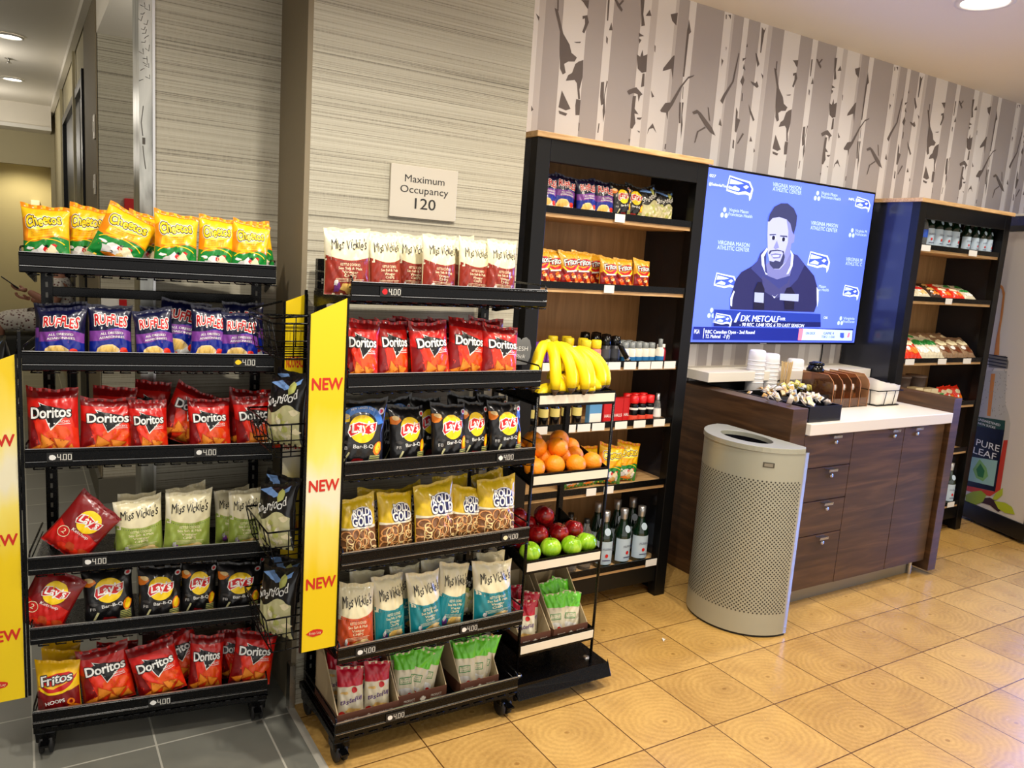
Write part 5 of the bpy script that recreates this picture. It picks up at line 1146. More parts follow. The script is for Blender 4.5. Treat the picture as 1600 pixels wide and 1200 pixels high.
rc = lathe_proto('red_capped_bottle', 'bottle', [('body', [(0, 0), (.021, 0), (.022, .004), (.022, .045), (.022, .08), (.016, .09), (0, .09)], BLACKG), ('label', [(.0224, .0), (.0224, .035)], mat('coral_label', (230, 84, 60), .45)), ('white_band', [(.0224, .06), (.0224, .07)], PAPER), ('red_cap', [(.02, .09), (.0215, .094), (.0215, .125), (0, .128)], mat('red_cap', (216, 22, 26), .35))])
line_up(rc, seq([2.415, 2.463, 2.511], 2.765, z4, ' in front')+seq([2.42, 2.468, 2.514], 2.82, z4, ' in second row'), 'black bottle with red cap, {}, fourth shelf', 'red capped bottles on the fourth shelf')
cl = lathe_proto('spray_bottle', 'bottle', [('body', [(0, 0), (.022, 0), (.024, .005), (.016, .08), (.009, .10), (0, .10)], CLG), ('pump', [(.010, .10), (.010, .13), (0, .13)], SLV), ('label', [(.0225, .02), (.0185, .06)], PAPER)])
cl.location = (2.565, 2.77, z4); cl['label'] = 'clear spray bottle at the right end of fourth shelf'
# far unit
gb2 = green_bottle(.75, 'sparkling_bottle'); 
line_up(gb2, seq([4.98, 5.07, 5.16, 5.23], 2.78, ZS2[0], ' in front')+seq([5.02, 5.11, 5.19], 2.86, ZS2[0], ' behind'), 'small green water bottle with pale label, {}, top of far unit', 'small green bottles in the far unit')
gb3 = green_bottle(.92, 'tall_green_bottle')
line_up(gb3, seq([4.60, 4.69, 4.78, 4.87], 2.80, ZS2[0]), 'large green water bottle, {}, top of far unit', 'large green bottles in the far unit')
pb = lathe_proto('plastic_water_bottle', 'bottle', [('clear_body', [(0, 0), (.026, 0), (.029, .006), (.027, .03), (.029, .06), (.027, .09), (.029, .12), (.022, .15), (.011, .17), (.011, .18)], CLG), ('blue_label', [(.0295, .065), (.0295, .11)], mat('blue_water_label', (30, 80, 190), .4)), ('cap', [(.0125, .176), (.0125, .19), (0, .19)], PAPER)])
line_up(pb, [(4.45, 2.78, ZS2[0], 'front left'), (4.52, 2.78, ZS2[0], 'front right'), (4.48, 2.86, ZS2[0], 'rear')], 'clear plastic water bottle, {}, top left of far unit', 'plastic bottles in the far unit')
def flat_packs(kinds, x0, x1, y, z, n, where, w, h, tilt=62, dz=.0):
    for i in range(n):
        k = kinds[int(i*len(kinds)/n)]; x = x0+(x1-x0)*i/(n-1); row = i % 2
        M = Matrix.Translation((x, y+row*.07, z+.018+row*.02+dz)) @ Matrix.Rotation(R_(((i*47) % 31)-15), 4, 'Z')
        ks = [kinds[int(q*len(kinds)/n)] for q in range(n)]; j = ks[:i].count(k); c = ks.count(k)
        nm = 'only one' if c == 1 else 'leftmost' if j == 0 else 'rightmost' if j == c-1 else ORD[j]+' from left'
        put_bag(k, M, 0, 0, -.0, w, h, 0, f"{KIND[k][1]}, {nm}, {where}", 'small pouches in the far unit', lean=tilt)
flat_packs(['candywhite', 'candydark', 'candyred', 'candygreen'], 4.46, 5.16, 2.75, ZS2[1], 12, 'second shelf of far unit', .10, .12, 60)
flat_packs(['candyred', 'candygreen', 'candybrown', 'candybrown'], 4.45, 5.18, 2.75, ZS2[2], 13, 'third shelf of far unit', .13, .18, 50)
z4 = ZS2[3]
for i, x in enumerate((4.76, 4.93)):
    t = lathe_proto('snack_tub', 'tub', [('tub', [(0, 0), (.052, 0), (.062, .15), (.0, .15)], mat('brown_grey_tub', (96, 80, 70), .5)), ('lid', [(.065, .15), (.065, .16), (0, .162)], mat('tub_lid', (130, 112, 100), .45))])
    t.location = (x, 2.93, z4); t['label'] = ['brown snack tub, left of two behind the counter end', 'brown snack tub, right of two behind the counter end'][i]; t['group'] = 'tubs in the far unit'
for i, (x, h) in enumerate(((4.70, .11), (4.785, .10), (4.87, .10), (4.95, .07))):
    box_thing('noodle_box', f"cream and green food box, {['leftmost', 'second', 'third', 'rightmost'][i]} of four on far unit fourth shelf", 'box', (x, 2.76, z4), (.075, .06, h), mat('cream_box', (222, 208, 168), .5), [(None, .03, .05, .04, gI)], 'food boxes in the far unit')
row_bags('candyred', [5.04, 5.12, 5.20], 2.78, z4, .095, .11, 'on fourth shelf of far unit', 'red pouches in the far unit', lean=25)
gb4 = green_bottle(1.0, 'mineral_water_bottle'); line_up(gb4, [(5.20, 2.76, ZS2[5], 'front'), (5.08, 2.80, ZS2[5], 'left'), (5.22, 2.88, ZS2[5], 'rear')], 'green bottle low in the far unit, {}', 'green bottles at the foot of the far unit')
# ======================= television =======================
tvt = thing('television', 'wall mounted television showing a bearded man interviewed on blue', 'television', (2.705, 2.965, 1.215))
def L_(p): return V3((p[0]-2.705, p[1], p[2])) if len(p) == 3 else None
MB().box(0, 1.59, 0, .04, 0, .90, BLACKG).box(.4, 1.2, .04, .10, .25, .65, BLACK).build('casing', tvt, .003)
EM = 1.0
def E_(n, rgb, k=1.0): return mat('screen_'+n, rgb, .2, emit=EM*k)
sBL = E_('blue', (88, 112, 246)); sWH = E_('white', (214, 226, 255)); sPB = E_('pale_blue', (176, 198, 255)); sNV = E_('navy', (18, 34, 128)); sHAIR = E_('hair', (48, 52, 92)); sFACE = E_('face', (158, 164, 214)); sFSH = E_('face_shade', (116, 122, 180)); sTOR = E_('jacket', (34, 36, 84)); sHOOD = E_('hood', (50, 56, 118)); sNECK = E_('neck', (104, 108, 166)); sDK = E_('dark', (22, 22, 52)); sBAR = E_('bar', (30, 52, 150)); sBAR2 = E_('bar_low', (16, 26, 92)); sPK = E_('pink', (255, 120, 150)); sGR = E_('grey', (150, 160, 210)); sTEE = E_('tee', (58, 60, 112)); sHWK = E_('badge_blue', (60, 84, 190))
sc = MB(); X0 = 2.705; Z0 = 1.215
sc.add([(.012, -.001, .012), (1.578, -.001, .012), (1.578, -.001, .888), (.012, -.001, .888)], [(0, 1, 2, 3)], sBL)
def tp(key, m, k):
    sc.poly([(min(max(x-X0, .012), 1.578), -.001-.0004*k, min(max(z-Z0, .012), .888)) for x, z in TVP[key]], m)
def ttx(body, x, z, w, h, m, k=9, bold=.01, shear=0):
    if x+w > X0+1.578: w = X0+1.578-x
    sc.text(body, (V3((0, -.001-.0004*k, 0)), V3((1, 0, 0)), V3((0, 0, 1))), m, x-X0, z-Z0, width=w, height=h, bold=bold, shear=shear, align='l')
def hawk(x, z, w, k=2):
    """generic team badge: a bird head in outline"""
    def P(pts, m, kk): sc.poly([(x-X0+a*w, -.001-.0004*kk, z-Z0-b*w) for a, b in pts if True], m)
    P([(0, .34), (.06, .0), (.5, .05), (.85, .08), (1.0, .26), (.96, .5), (.9, .58), (.86, .44), (.7, .42), (.45, .46), (.0, .40)], sWH, k)
    P([(.04, .30), (.09, .04), (.5, .09), (.8, .12), (.93, .26), (.9, .38), (.7, .34), (.45, .40), (.05, .36)], sHWK, k+1)
    P([(.08, .22), (.11, .08), (.5, .13), (.62, .16), (.4, .2)], sPB, k+2); P([(.06, .34), (.3, .24), (.5, .3), (.46, .37)], sPB, k+2)
    P([(.6, .24), (.72, .18), (.82, .22), (.72, .29)], sWH, k+2)
for x, z, w in TVL:
    if x+w > X0+1.57: w = X0+1.57-x
    hawk(x, z, w)
for x, z in TVI:
    for dx, dz in ((0, .022), (-.015, -.006), (.015, -.006)):
        sc.poly([(x-X0+dx+.012*math.cos(a), -.0018, z-Z0+dz+.013*math.sin(a)) for a in [2*PI*i/10 for i in range(10)]], sPB)
for i, (s, x, z, w) in enumerate(TVT):
    if i < 18: ttx(s, x, z, w, .017 if i >= 8 else .021, sPB, 2, .006)
for kk, m, k in (('torso', sTOR, 8), ('neck', sNECK, 9), ('hood', sHOOD, 10), ('tee', sTEE, 11), ('neck', sNECK, 12), ('hoodline', sWH, 13), ('hoodline2', sWH, 13), ('face', sFACE, 13), ('faceshade', sFSH, 14), ('hair', sHAIR, 15), ('browL', sHAIR, 15), ('browR', sHAIR, 15), ('eyeL', sWH, 15), ('eyeR', sWH, 15), ('nose', sFSH, 15), ('beard', sHAIR, 15), ('mouth', sNECK, 16), ('teeth', sWH, 17), ('swoosh', sWH, 13), ('stripeL', sWH, 13), ('stripeR', sWH, 13), ('mic1', sDK, 16), ('mic2', sDK, 16), ('mic1lab', sGR, 17), ('mic2lab', sGR, 17), ('bar', sBAR, 20), ('bar2', sBAR2, 21), ('slash', sWH, 22), ('tick', sNV, 21), ('tickw', sPB, 22), ('tickp', sPK, 23), ('div', sWH, 23), ('t1', sHWK, 24), ('t2', sPK, 24)): tp(kk, m, k)
for e in ('eyeL', 'eyeR'):
    cx = sum(p[0] for p in TVP[e])/4; cz = sum(p[1] for p in TVP[e])/4
    sc.poly([(cx-X0+.013*math.cos(a), -.0078, cz-Z0+.012*math.sin(a)) for a in [2*PI*i/10 for i in range(10)]], sDK)
for (x, z, w) in TVL[-1:]: hawk(x, z, w, 24)
for i, (s, x, z, w) in enumerate(TVT):
    if i < 18: continue
    hh = {'DK METCALF': .034, 'WR': .016, '- 90 REC, 1,048 YDS, 6 TD LAST SEASON': .019, 'PGA': .022, 'RBC Canadian Open - 2nd Round': .0185, 'T2. Mohrad   -7 (F)': .0185}.get(s, .014)
    ttx(s, x, z-hh*.4, w, hh, sWH if i not in (27, 28, 29) else sHWK, 25, .02, .15 if s[:2] in ('DK', '- ') else 0)
sc.build('screen_picture', tvt, weld=False)
MB().box(.75, .80, -.002, 0, .003, .008, SLV).build('maker_badge', tvt)
tv_glow = lamp('television_glow', 'AREA', (3.5, 2.945, 1.66), 5, (.35, .45, 1.0), .8, (3.5, 1, 1.5)); tv_glow.data.shape = 'RECTANGLE'; tv_glow.data.size = 1.5; tv_glow.data.size_y = .85
cc = MB().tube([(4.16, 3.09, 1.22), (4.165, 3.09, 1.14), (4.16, 3.09, 1.085)], .004, BLACKG, 6).build('power_cord'); tag(cc, 'thin black cord hanging below the television to the white ledge', 'cord')
wl = thing('wall_ledge', 'thick white floating ledge below the television', 'shelf', (2.99, 2.87, 1.03))
MB().box(0, 1.355, 0, .228, 0, .05, WHITE).build('ledge_board', wl, .0015)
# ======================= counter =======================
ct = thing('serving_counter', 'dark walnut counter with white top, drawers and two doors', 'counter', (2.98, 2.32, 0))
def CB(x0, x1, y0, y1, z0, z1, m): return MB().box(x0-2.98, x1-2.98, y0-2.32, y1-2.32, z0, z1, m)
CB(2.98, 3.085, 2.32, 3.08, .0, 1.0, WALNUT).build('left_end_panel', ct, .002)
CB(4.262, 4.335, 2.30, 2.70, .03, 1.008, WALNUT).build('right_end_panel', ct, .002)
CB(3.085, 4.25, 2.36, 3.08, .09, .87, WALNUT).build('carcass', ct)
CB(3.085, 4.262, 3.06, 3.08, .87, 1.0, WALNUT).build('rear_upstand', ct)
CB(3.11, 4.24, 2.38, 2.40, 0, .09, mat('toe_kick_grey', (150, 146, 134), .35, metal=.5)).build('toe_kick', ct)
CB(4.242, 4.262, 2.34, 2.36, .09, .872, mat('dark_red_gap', (46, 18, 14), .5)).build('scribe_strip', ct)
CB(3.085, 4.262, 2.295, 3.06, .875, .93, WHITE).build('countertop', ct, .003)
def pull(p, x, z):
    MB().box(x-.032-2.98, x+.032-2.98, -.028, 0, z, z+.004, CHROME).box(x-.032-2.98, x+.032-2.98, -.028, -.025, z-.008, z+.004, CHROME).build('pull', p, .0008)
    MB().lathe([(0, -.006), (.009, -.006), (.010, 0)], CHROME, (x+.025-2.98, 0, z-.035), 14, 'y').build('lock', p)
zz = [.873, .707, .540, .366, .092]
for i in range(4):
    d = CB(3.087, 3.448, 2.32, 2.34, zz[i+1]+.002, zz[i]-.002, WALNUT).build('drawer', ct, .001); pull(d, 3.293, zz[i]-.012)
for x0, x1, px in ((3.452, 3.872, 3.765), (3.876, 4.24, 3.965)):
    d = CB(x0, x1, 2.32, 2.34, .092, .873, WALNUT).build('door', ct, .001); pull(d, px, .862)
MB().lathe([(.012, 0), (.012, .09)], CHROME, (4.20-2.98, .05, 0), 10).build('leg', ct)
# things on the counter
zc = .931
CUPW = mat('white_paper_cup', (240, 240, 244), .5); 
def cup_stack(x, y, n, h, label, z=zc, r=.045):
    t = thing('cup_stack', label, 'cups', (x, y, z), 0, 'stacks of white cups on the counter')
    MB().lathe([(r*.93, 0), (r*1.03, .004), (r*1.0, h*.30), (r*1.02, h*.31)], CUPW, seg=24).build('lower_cups', t)
    for k in range(n):
        z0 = h*.31+k*(h*.55/n); MB().lathe([(r*1.0, z0), (r*1.03, z0+.002), (r*1.03, z0+.006), (r*.99, z0+.008)], CUPW, seg=24).build('cup_rim', t)
    MB().lathe([(r*.99, h*.3), (r*.98, h*.86), (r*.93, h*.97), (r*.8, h), (0, h)], CUPW, seg=24).build('top_cup', t)
TRB = mat('black_tray_plastic', (14, 14, 15), .3)
tr = thing('condiment_tray', 'low black tray of sugar packets and cups at back left of counter', 'tray', (3.10, 2.58, zc))
MB().box(0, .50, 0, .40, 0, .006, TRB).box(0, .005, 0, .40, .006, .07, TRB).box(.495, .50, 0, .40, .006, .07, TRB).box(.005, .495, 0, .005, .006, .07, TRB).box(.005, .495, .395, .40, .006, .07, TRB).box(0.005, .495, .19, .195, .006, .07, TRB).build('tray_body', tr, .001)
cup_stack(3.37, 2.90, 6, .255, 'white cup stack, tallest and leftmost of three on the counter', zc+.007, .047)
cup_stack(3.485, 2.90, 6, .235, 'white cup stack, middle of three on the counter', zc+.007, .046)
cup_stack(3.74, 2.94, 5, .205, 'white cup stack, rightmost of three on the counter', zc, .048)
def packets(cx, cy, z0, sx, sy, n, cols, kind, label, seed):
    rr = random.Random(seed)
    protos = {}
    for i in range(n):
        m = cols[i % len(cols)]
        x, y = cx+rr.uniform(-sx, sx), cy+rr.uniform(-sy, sy); t = 1-((x-cx)/sx)**2*.5-((y-cy)/sy)**2*.5
        b = MB(); w, h = .026, .04
        nx, ny = 4, 5
        vs = [(w*(i_/nx-.5), h*(j/ny-.5), .004*math.sin(PI*i_/nx)*math.sin(PI*j/ny)) for j in range(ny+1) for i_ in range(nx+1)]
        fs = [(j*(nx+1)+i_, j*(nx+1)+i_+1, (j+1)*(nx+1)+i_+1, (j+1)*(nx+1)+i_) for j in range(ny) for i_ in range(nx)]
        if m not in protos:
            b.add(vs, fs, m, True); b.add([(a, c, -d) for a, c, d in vs], [f[::-1] for f in fs], m, True)
            b.flatpoly([(-.009, -.012), (.009, -.012), (.009, .012), (-.009, .012)], [cI, tI, gyI][len(protos) % 3], (V3((0, 0, .0046)), V3((1, 0, 0)), V3((0, 1, 0))))
            protos[m] = b.mesh(kind)
        o = bpy.data.objects.new(kind, protos[m]); COL.objects.link(o)
        o.location = (x, y, z0+.012+max(0, t)*.045*rr.uniform(.7, 1)); o.rotation_euler = (rr.uniform(-.9, .9)+.6, rr.uniform(-.8, .8), rr.uniform(0, 6)); tag(o, label, 'packet', label)
PK = mat('pink_white_packet', (236, 222, 214), .6); PK2 = mat('tan_packet', (214, 170, 110), .6); PK3 = mat('white_packet', (240, 240, 240), .6); PK4 = mat('yellow_packet', (246, 232, 120), .6); PK5 = mat('pale_blue_packet', (206, 220, 240), .6)
packets(3.26, 2.68, zc+.045, .13, .06, 30, [PK2, PK, PK3], 'sugar_packet', 'small tan or white sugar packet heaped in the black tray', 3)
packets(3.48, 2.70, zc+.055, .09, .06, 26, [PK4, PK4, PK3, PK5], 'sweetener_packet', 'small yellow or pale sweetener packet heaped below the stirrers', 5)
og = thing('black_organizer', 'square black open box of white packets on front left of counter', 'box', (3.10, 2.325, zc))
MB().box(0, .235, 0, .004, 0, .075, TRB).box(0, .235, .156, .16, 0, .075, TRB).box(0, .004, .004, .156, 0, .075, TRB).box(.231, .235, .004, .156, 0, .075, TRB).box(.004, .231, .004, .156, 0, .05, TRB).build('box_body', og, .001)
packets(3.20, 2.41, zc+.06, .09, .055, 34, [PK, PK3, PK], 'creamer_packet', 'small white packet heaped in the square black organizer', 9)
packets(3.045, 2.46, 1.0-.008, .03, .06, 7, [PK, PK3], 'loose_packet', 'loose white packet lying on the walnut end panel', 12)
stc = thing('stirrer_cup', 'clear cup holding a bundle of wooden stirrers on the counter', 'cup', (3.53, 2.83, zc))
MB().lathe([(0, 0), (.032, 0), (.038, .09)], mat('clear_cup', (220, 220, 216), .1, trans=.9), seg=20).build('cup', stc)
STW = mat('birch_stick', (226, 196, 140), .6)
rr = random.Random(5)
for i in range(22):
    a = rr.uniform(0, 6.28); r = rr.uniform(.004, .026); b = MB(); x, y = r*math.cos(a), r*math.sin(a)
    b.box(-.0025, .0025, -.0008, .0008, 0, .20+rr.uniform(-.005, .008), STW); o = b.build('stirrer'); o.location = (3.53+x*.9, 2.83+y*.9, zc+.004); o.rotation_euler = (-y*3, x*3, a); tag(o, 'thin wooden coffee stirrer standing in the clear cup', 'stirrer', 'wooden coffee stirrers')
# acrylic lid organiser
ACR = mat('bronze_acrylic', (196, 150, 110), .06, trans=.92, alpha=1); ACE = mat('acrylic_edge', (190, 130, 84), .2)
ao = thing('utensil_organizer', 'brown clear acrylic divider rack of plastic utensils on the counter', 'organizer', (3.58, 2.56, zc))
for i in range(5):
    x = i*.075; MB().prism([(0, 0), (.20, 0), (.20, .17), (.04, .17), (.008, .14), (0, .12)], 'x', x, x+.004, ACR).tube([(x+.002, -.001, .0), (x+.002, -.001, .12), (x+.002, .008, .142), (x+.002, .04, .172), (x+.002, .2, .172)], .0018, ACE, 5).build('divider', ao)
MB().box(.004, .30, .002, .198, 0, .004, ACR).box(.004, .30, .194, .198, .004, .16, ACR).box(.0045, .30, 0, .003, .006, .05, ACR).build('tray_base', ao)
PLW = mat('white_plastic', (238, 238, 236), .3)
for i, (nm, x) in enumerate((('leftmost', 3.66), ('middle', 3.735), ('rightmost', 3.81))):
    b = MB().tube([(0, 0, 0), (0, .003, .06), (0, .006, .075)], [.0035, .003, .004], PLW, 6).lathe([(0, .075), (.008, .08), (.010, .095), (.006, .11), (0, .113)], PLW, (0, .005, 0), 10)
    o = b.build('plastic_spoon'); o.location = (x, 2.60, zc+.006); tag(o, f'white plastic spoon standing in the acrylic rack, {nm} of three', 'spoon', 'plastic spoons')
lid = thing('black_lid_stack', 'black plastic lids piled on top of the acrylic rack', 'lids', (3.60, 2.70, zc+.175))
MB().lathe([(0, 0), (.045, 0), (.046, .012), (.038, .02), (.036, .03), (0, .032)], BLACKG, seg=22).build('lid', lid)
MB().lathe([(0, .03), (.04, .031), (.04, .042), (.02, .05), (0, .05)], BLACKG, (.02, .01, 0), 22).build('tilted_lid', lid)
# napkin basket
nb = thing('napkin_basket', 'white wire edged basket of folded napkins on the counter right', 'basket', (3.93, 2.53, zc))
b = MB(); b.tube([(0, 0, .085), (.22, 0, .085), (.22, .16, .085), (0, .16, .085), (0, 0, .085)], .003, BLACK, 6).tube([(.01, .01, .004), (.21, .01, .004), (.21, .15, .004), (.01, .15, .004), (.01, .01, .004)], .003, BLACK, 6)
for x in (.07, .15): b.tube([(x, .008, .004), (x+.004, 0, .085)], .0022, BLACK, 5)
for y in (.05, .11): b.tube([(.01, y, .004), (0, y, .085)], .0022, BLACK, 5)
b.build('wire_frame', nb)
nk = MB(); NAP = mat('napkin_white', (232, 228, 218), .85, bump=.5, bscale=18)
n = 22
vs = []; 
for j in range(9):
    for i in range(n+1):
        t = i/n; a = 2*PI*t; ex, ey = (.098+.006*(j/8)), (.066+.006*(j/8))
        x = .11+max(-1, min(1, 1.35*math.cos(a)))*ex; y = .08+max(-1, min(1, 1.35*math.sin(a)))*ey
        vs.append((x, y, .008+j*.013+(.03*max(0, -math.cos(a)+.3) if j == 8 else 0)+.002*math.sin(i*3+j)))
nk.add(vs, [(j*(n+1)+i, j*(n+1)+i+1, (j+1)*(n+1)+i+1, (j+1)*(n+1)+i) for j in range(8) for i in range(n)], NAP, True)
nk.build('cloth_lining', nb)
ns = MB()
for i in range(10): ns.box(.02+i*.018, .034+i*.018, .015, .145, .01, .10+.03*math.cos(i*.33), NAP)
o = ns.build('napkin_stack', nb, .003); 
# ======================= waste bin =======================
wb = thing('waste_bin', 'silver half round perforated metal waste bin beside the counter', 'waste bin', (2.895, 2.40, 0))
BM = mat('silver_bin_paint', (178, 180, 166), .36, metal=.35, bump=.02, bscale=200)
def bin_out(k=1.0, n=40):
    return [(-.262*k*math.sin(PI*i/n)**.9, (.255*k)*-math.cos(PI*i/n)) for i in range(n+1)]
o_ = bin_out(); H = .868
b = MB()
def perf():
    """curved shell with real punched dots drawn as recessed discs"""
    n = len(o_)
    vs = [(x, y, z) for z in (0.012, H-.02) for x, y in o_]
    b.add(vs, [(i, i+1, n+i+1, n+i) for i in range(n-1)], BM, True)
perf(); b.add([(0, o_[0][1], .012), (0, o_[-1][1], .012), (0, o_[-1][1], H-.02), (0, o_[0][1], H-.02)], [(0, 1, 2, 3)], BM)
b.build('shell', wb)
HOLE = mat('punched_hole', (52, 50, 44), .6)
hm = MB(); L = [0]
for i in range(1, len(o_)): L.append(L[-1]+math.dist(o_[i], o_[i-1]))
tot = L[-1]
def at(s):
    for i in range(1, len(o_)):
        if L[i] >= s:
            t = (s-L[i-1])/(L[i]-L[i-1]); p, q = o_[i-1], o_[i]
            dx, dy = q[0]-p[0], q[1]-p[1]; l = math.hypot(dx, dy)
            return (p[0]+dx*t, p[1]+dy*t, dx/l, dy/l)
step = .0185; nx = int((tot-.07)/step); nz = int(.62/step)
for j in range(nz*2):
    z = .115+j*step/2
    if z > .745: break
    for i in range(nx):
        s = .035+i*step+(step/2 if j % 2 else 0)
        if s > tot-.035: continue
        x, y, tx, ty = at(s); nxn, nyn = (-ty, tx)
        if nxn > 0 or True:
            # outward normal points away from the flat back
            if nxn*(-1) < 0 and abs(nxn) > .01: nxn, nyn = -nxn, -nyn
            if abs(nxn) <= .01: nyn = math.copysign(abs(nyn), y)
        r = .0042
        hm.add([(x+nxn*.0006+tx*r*math.cos(a), y+nyn*.0006+ty*r*math.cos(a), z+r*math.sin(a)) for a in [2*PI*k/6 for k in range(6)]], [(0, 1, 2, 3, 4, 5)], HOLE)
hm.build('perforations', wb, weld=False)
tp_ = MB(); rim = [(x*1.02, y*1.02) for x, y in bin_out()]
cx, cy, ra, rb = -.115, 0, .085, .135
m = 40; hole = [(cx+ra*math.cos(2*PI*i/m), cy+rb*math.sin(2*PI*i/m)) for i in range(m)]
# annular lid between the half round rim and the oval opening
outer = []
for i in range(m):
    a = 2*PI*i/m; dx, dy = math.cos(a), math.sin(a); best = None
    lo, hi = 0, .4
    R2_ = rim
    def inside(px, py):
        if px > .003: return False
        c = max(-1, min(1, -py/(.255*1.02))); th = math.acos(c); return px >= -.262*1.02*math.sin(th)**.9 and abs(py) <= .2601
    for _ in range(30):
        mid = (lo+hi)/2
        if inside(cx+dx*mid, cy+dy*mid): lo = mid
        else: hi = mid
    outer.append((cx+dx*lo, cy+dy*lo))
vs = [(x, y, H) for x, y in hole]+[(x, y, H) for x, y in outer]+[(x, y, H-.022) for x, y in outer]+[(x, y, H-.02) for x, y in hole]
fs = [(i, (i+1) % m, m+(i+1) % m, m+i) for i in range(m)]+[(m+i, m+(i+1) % m, 2*m+(i+1) % m, 2*m+i) for i in range(m)]+[(3*m+i, 3*m+(i+1) % m, (i+1) % m, i) for i in range(m)]
tp_.add(vs, fs, BM); tp_.build('lid_ring', wb, .0015)
ln = MB(); 
vs = [(x, y, H-.02) for x, y in hole]+[(cx+(x-cx)*.97, y*.97, H-.30) for x, y in hole]
ln.add(vs, [(i, (i+1) % m, m+(i+1) % m, m+i) for i in range(m)]+[tuple(range(2*m-1, m-1, -1))], mat('black_bin_liner', (14, 14, 20), .25, bump=.6, bscale=30), True); ln.build('bin_liner', wb)
MB().box(-.258, 0, -.25, .25, 0, .012, BLACK) if False else None
ft = MB(); ft.prism([(x*.97, y*.97) for x, y in o_], 'z', 0, .013, RUBBER); ft.build('foot', wb)
x, y, tx, ty = at(tot*.235)
pl = MB(); P0 = V3((x, y, .79)); ex = V3((tx, ty, 0)); nn = V3((-abs(ty), -abs(tx) if y < 0 else abs(tx), 0))
pl.add([P0+nn*.0022+ex*a+V3((0, 0, c)) for a, c in ((-.024, -.010), (.024, -.010), (.024, .012), (-.024, .012))], [(0, 1, 2, 3)], mat('maker_plate', (90, 86, 76), .3, metal=.5))
pl.add([P0+nn*.0028+ex*a+V3((0, 0, c)) for a, c in ((-.018, -.006), (.018, -.006), (.018, .008), (-.018, .008))], [(0, 1, 2, 3)], mat('maker_plate_inner', (150, 146, 132), .3, metal=.5)); pl.build('maker_plate', wb)
# ======================= drinks cooler with its printed side =======================
A0 = V3((5.441, 2.369, 0)); AD_ = V3((5.611-5.441, 2.862-2.369, 0)).normalized(); AX = V3((AD_.y, -AD_.x, 0))
ck = thing('drinks_cooler', 'tall cooler with an iced tea bottle printed on its white side', 'cooler', A0, 0)
LEN = .62
def wallf(s, z, off): p = AD_*s-AX*off; return (p.x, p.y, z)   # printed side, facing the camera's left
CKW = mat('cooler_side_white', (214, 206, 194), .35); CKD = mat('cooler_black', (16, 16, 18), .3); CKN = mat('cooler_header_blue', (14, 30, 84), .25)
def slab(s0, s1, z0, z1, o0, o1, m, nm, par=ck):
    b = MB(); vs = [AD_*s+AX*o+V3((0, 0, z)) for s in (s0, s1) for o in (o0, o1) for z in (z0, z1)]
    b.add(vs, [(0, 1, 3, 2), (4, 6, 7, 5), (0, 4, 5, 1), (2, 3, 7, 6), (0, 2, 6, 4), (1, 5, 7, 3)], m); return b.build(nm, par, .003)
slab(0, LEN, .05, 1.99, 0, .7, CKW, 'cabinet'); slab(-.02, LEN, 0.02, .13, -.012, .7, CKD, 'plinth'); slab(-.022, .005, .13, 1.99, -.01, .7, CKD, 'front_frame')
hd = slab(-.03, LEN, 1.99, 2.10, -.012, .7, CKD, 'header'); slab(-.02, LEN-.01, 2.025, 2.085, -.0135, -.0125, CKN, 'header_glass')
slab(-.03, LEN, 2.085, 2.10, -.016, -.012, PAPER, 'header_edge'); slab(LEN*.82-.06, LEN*.86, 2.02, 2.10, -.016, -.012, PAPER, 'header_edge') if False else None
pr = MB()
PM = {'bottle': mat('print_glass_grey', (188, 184, 172), .35), 'tea': mat('print_tea_red', (196, 60, 26), .35), 'cap': mat('print_dark_cap', (120, 116, 106), .35), 'greenlab': mat('print_green_band', (34, 70, 48), .35), 'blacklab': mat('print_black_label', (14, 14, 16), .35), 'pic': mat('print_leaf_picture', (150, 190, 178), .35), 'leafp': mat('print_leaf_light', (120, 170, 90), .35), 'leafp2': mat('print_leaf_dark', (40, 110, 40), .35), 'l1': mat('print_leaf_a', (140, 160, 30), .35), 'l2': mat('print_leaf_b', (176, 190, 40), .35), 'l3': mat('print_leaf_b', (176, 190, 40), .35), 'stem': mat('print_stem', (60, 34, 28), .35), 'stream': mat('print_tea_stream', (206, 130, 40), .35), 'stream2': mat('print_tea_stream', (206, 130, 40), .35)}
for k, key in enumerate(['bottle', 'stream2', 'tea', 'stream', 'cap', 'greenlab', 'blacklab', 'pic', 'leafp', 'leafp2', 'stem', 'l1', 'l2', 'l3']):
    pr.poly([wallf(max(.006, min(s, LEN-.005)), z, .0008+.0003*k) for s, z in ADP[key]], PM[key])
for k in range(4):
    q = ADP['cap']; s0, s1 = min(p[0] for p in q), max(p[0] for p in q); zc_ = max(p[1] for p in q)-.012-.022*k
    pr.poly([wallf(s0+.01, zc_, .0058), wallf(min(s1, LEN-.01), zc_, .0058), wallf(min(s1, LEN-.01), zc_+.007, .0058), wallf(s0+.01, zc_+.007, .0058)], INK)
# s grows away from the viewer, so reading runs towards smaller s
tf = lambda k: (V3((0, 0, 0))-AX*(.0055+.0002*k), -AD_, V3((0, 0, 1)))
pr.text('PURE', tf(1), wI, -.385, .535, width=.20, height=.045); pr.text('LEAF', tf(1), wI, -.40, .475, width=.20, height=.045)
pr.text('UNSWEETENED', tf(1), wI, -.405, .705, width=.19, height=.016, bold=.01); pr.text('NON SUCRE', tf(1), wI, -.42, .68, width=.15, height=.015, bold=.01)
rr = random.Random(8)
for i in range(70):
    s, z = rr.uniform(.30, .52), rr.uniform(.76, 1.08); pr.poly([wallf(s+.003*math.cos(a), z+.004*math.sin(a), .0012) for a in [2*PI*q/6 for q in range(6)]], mat('print_water_drop', (140, 136, 124), .35))
pr.build('side_print', ck, weld=False)
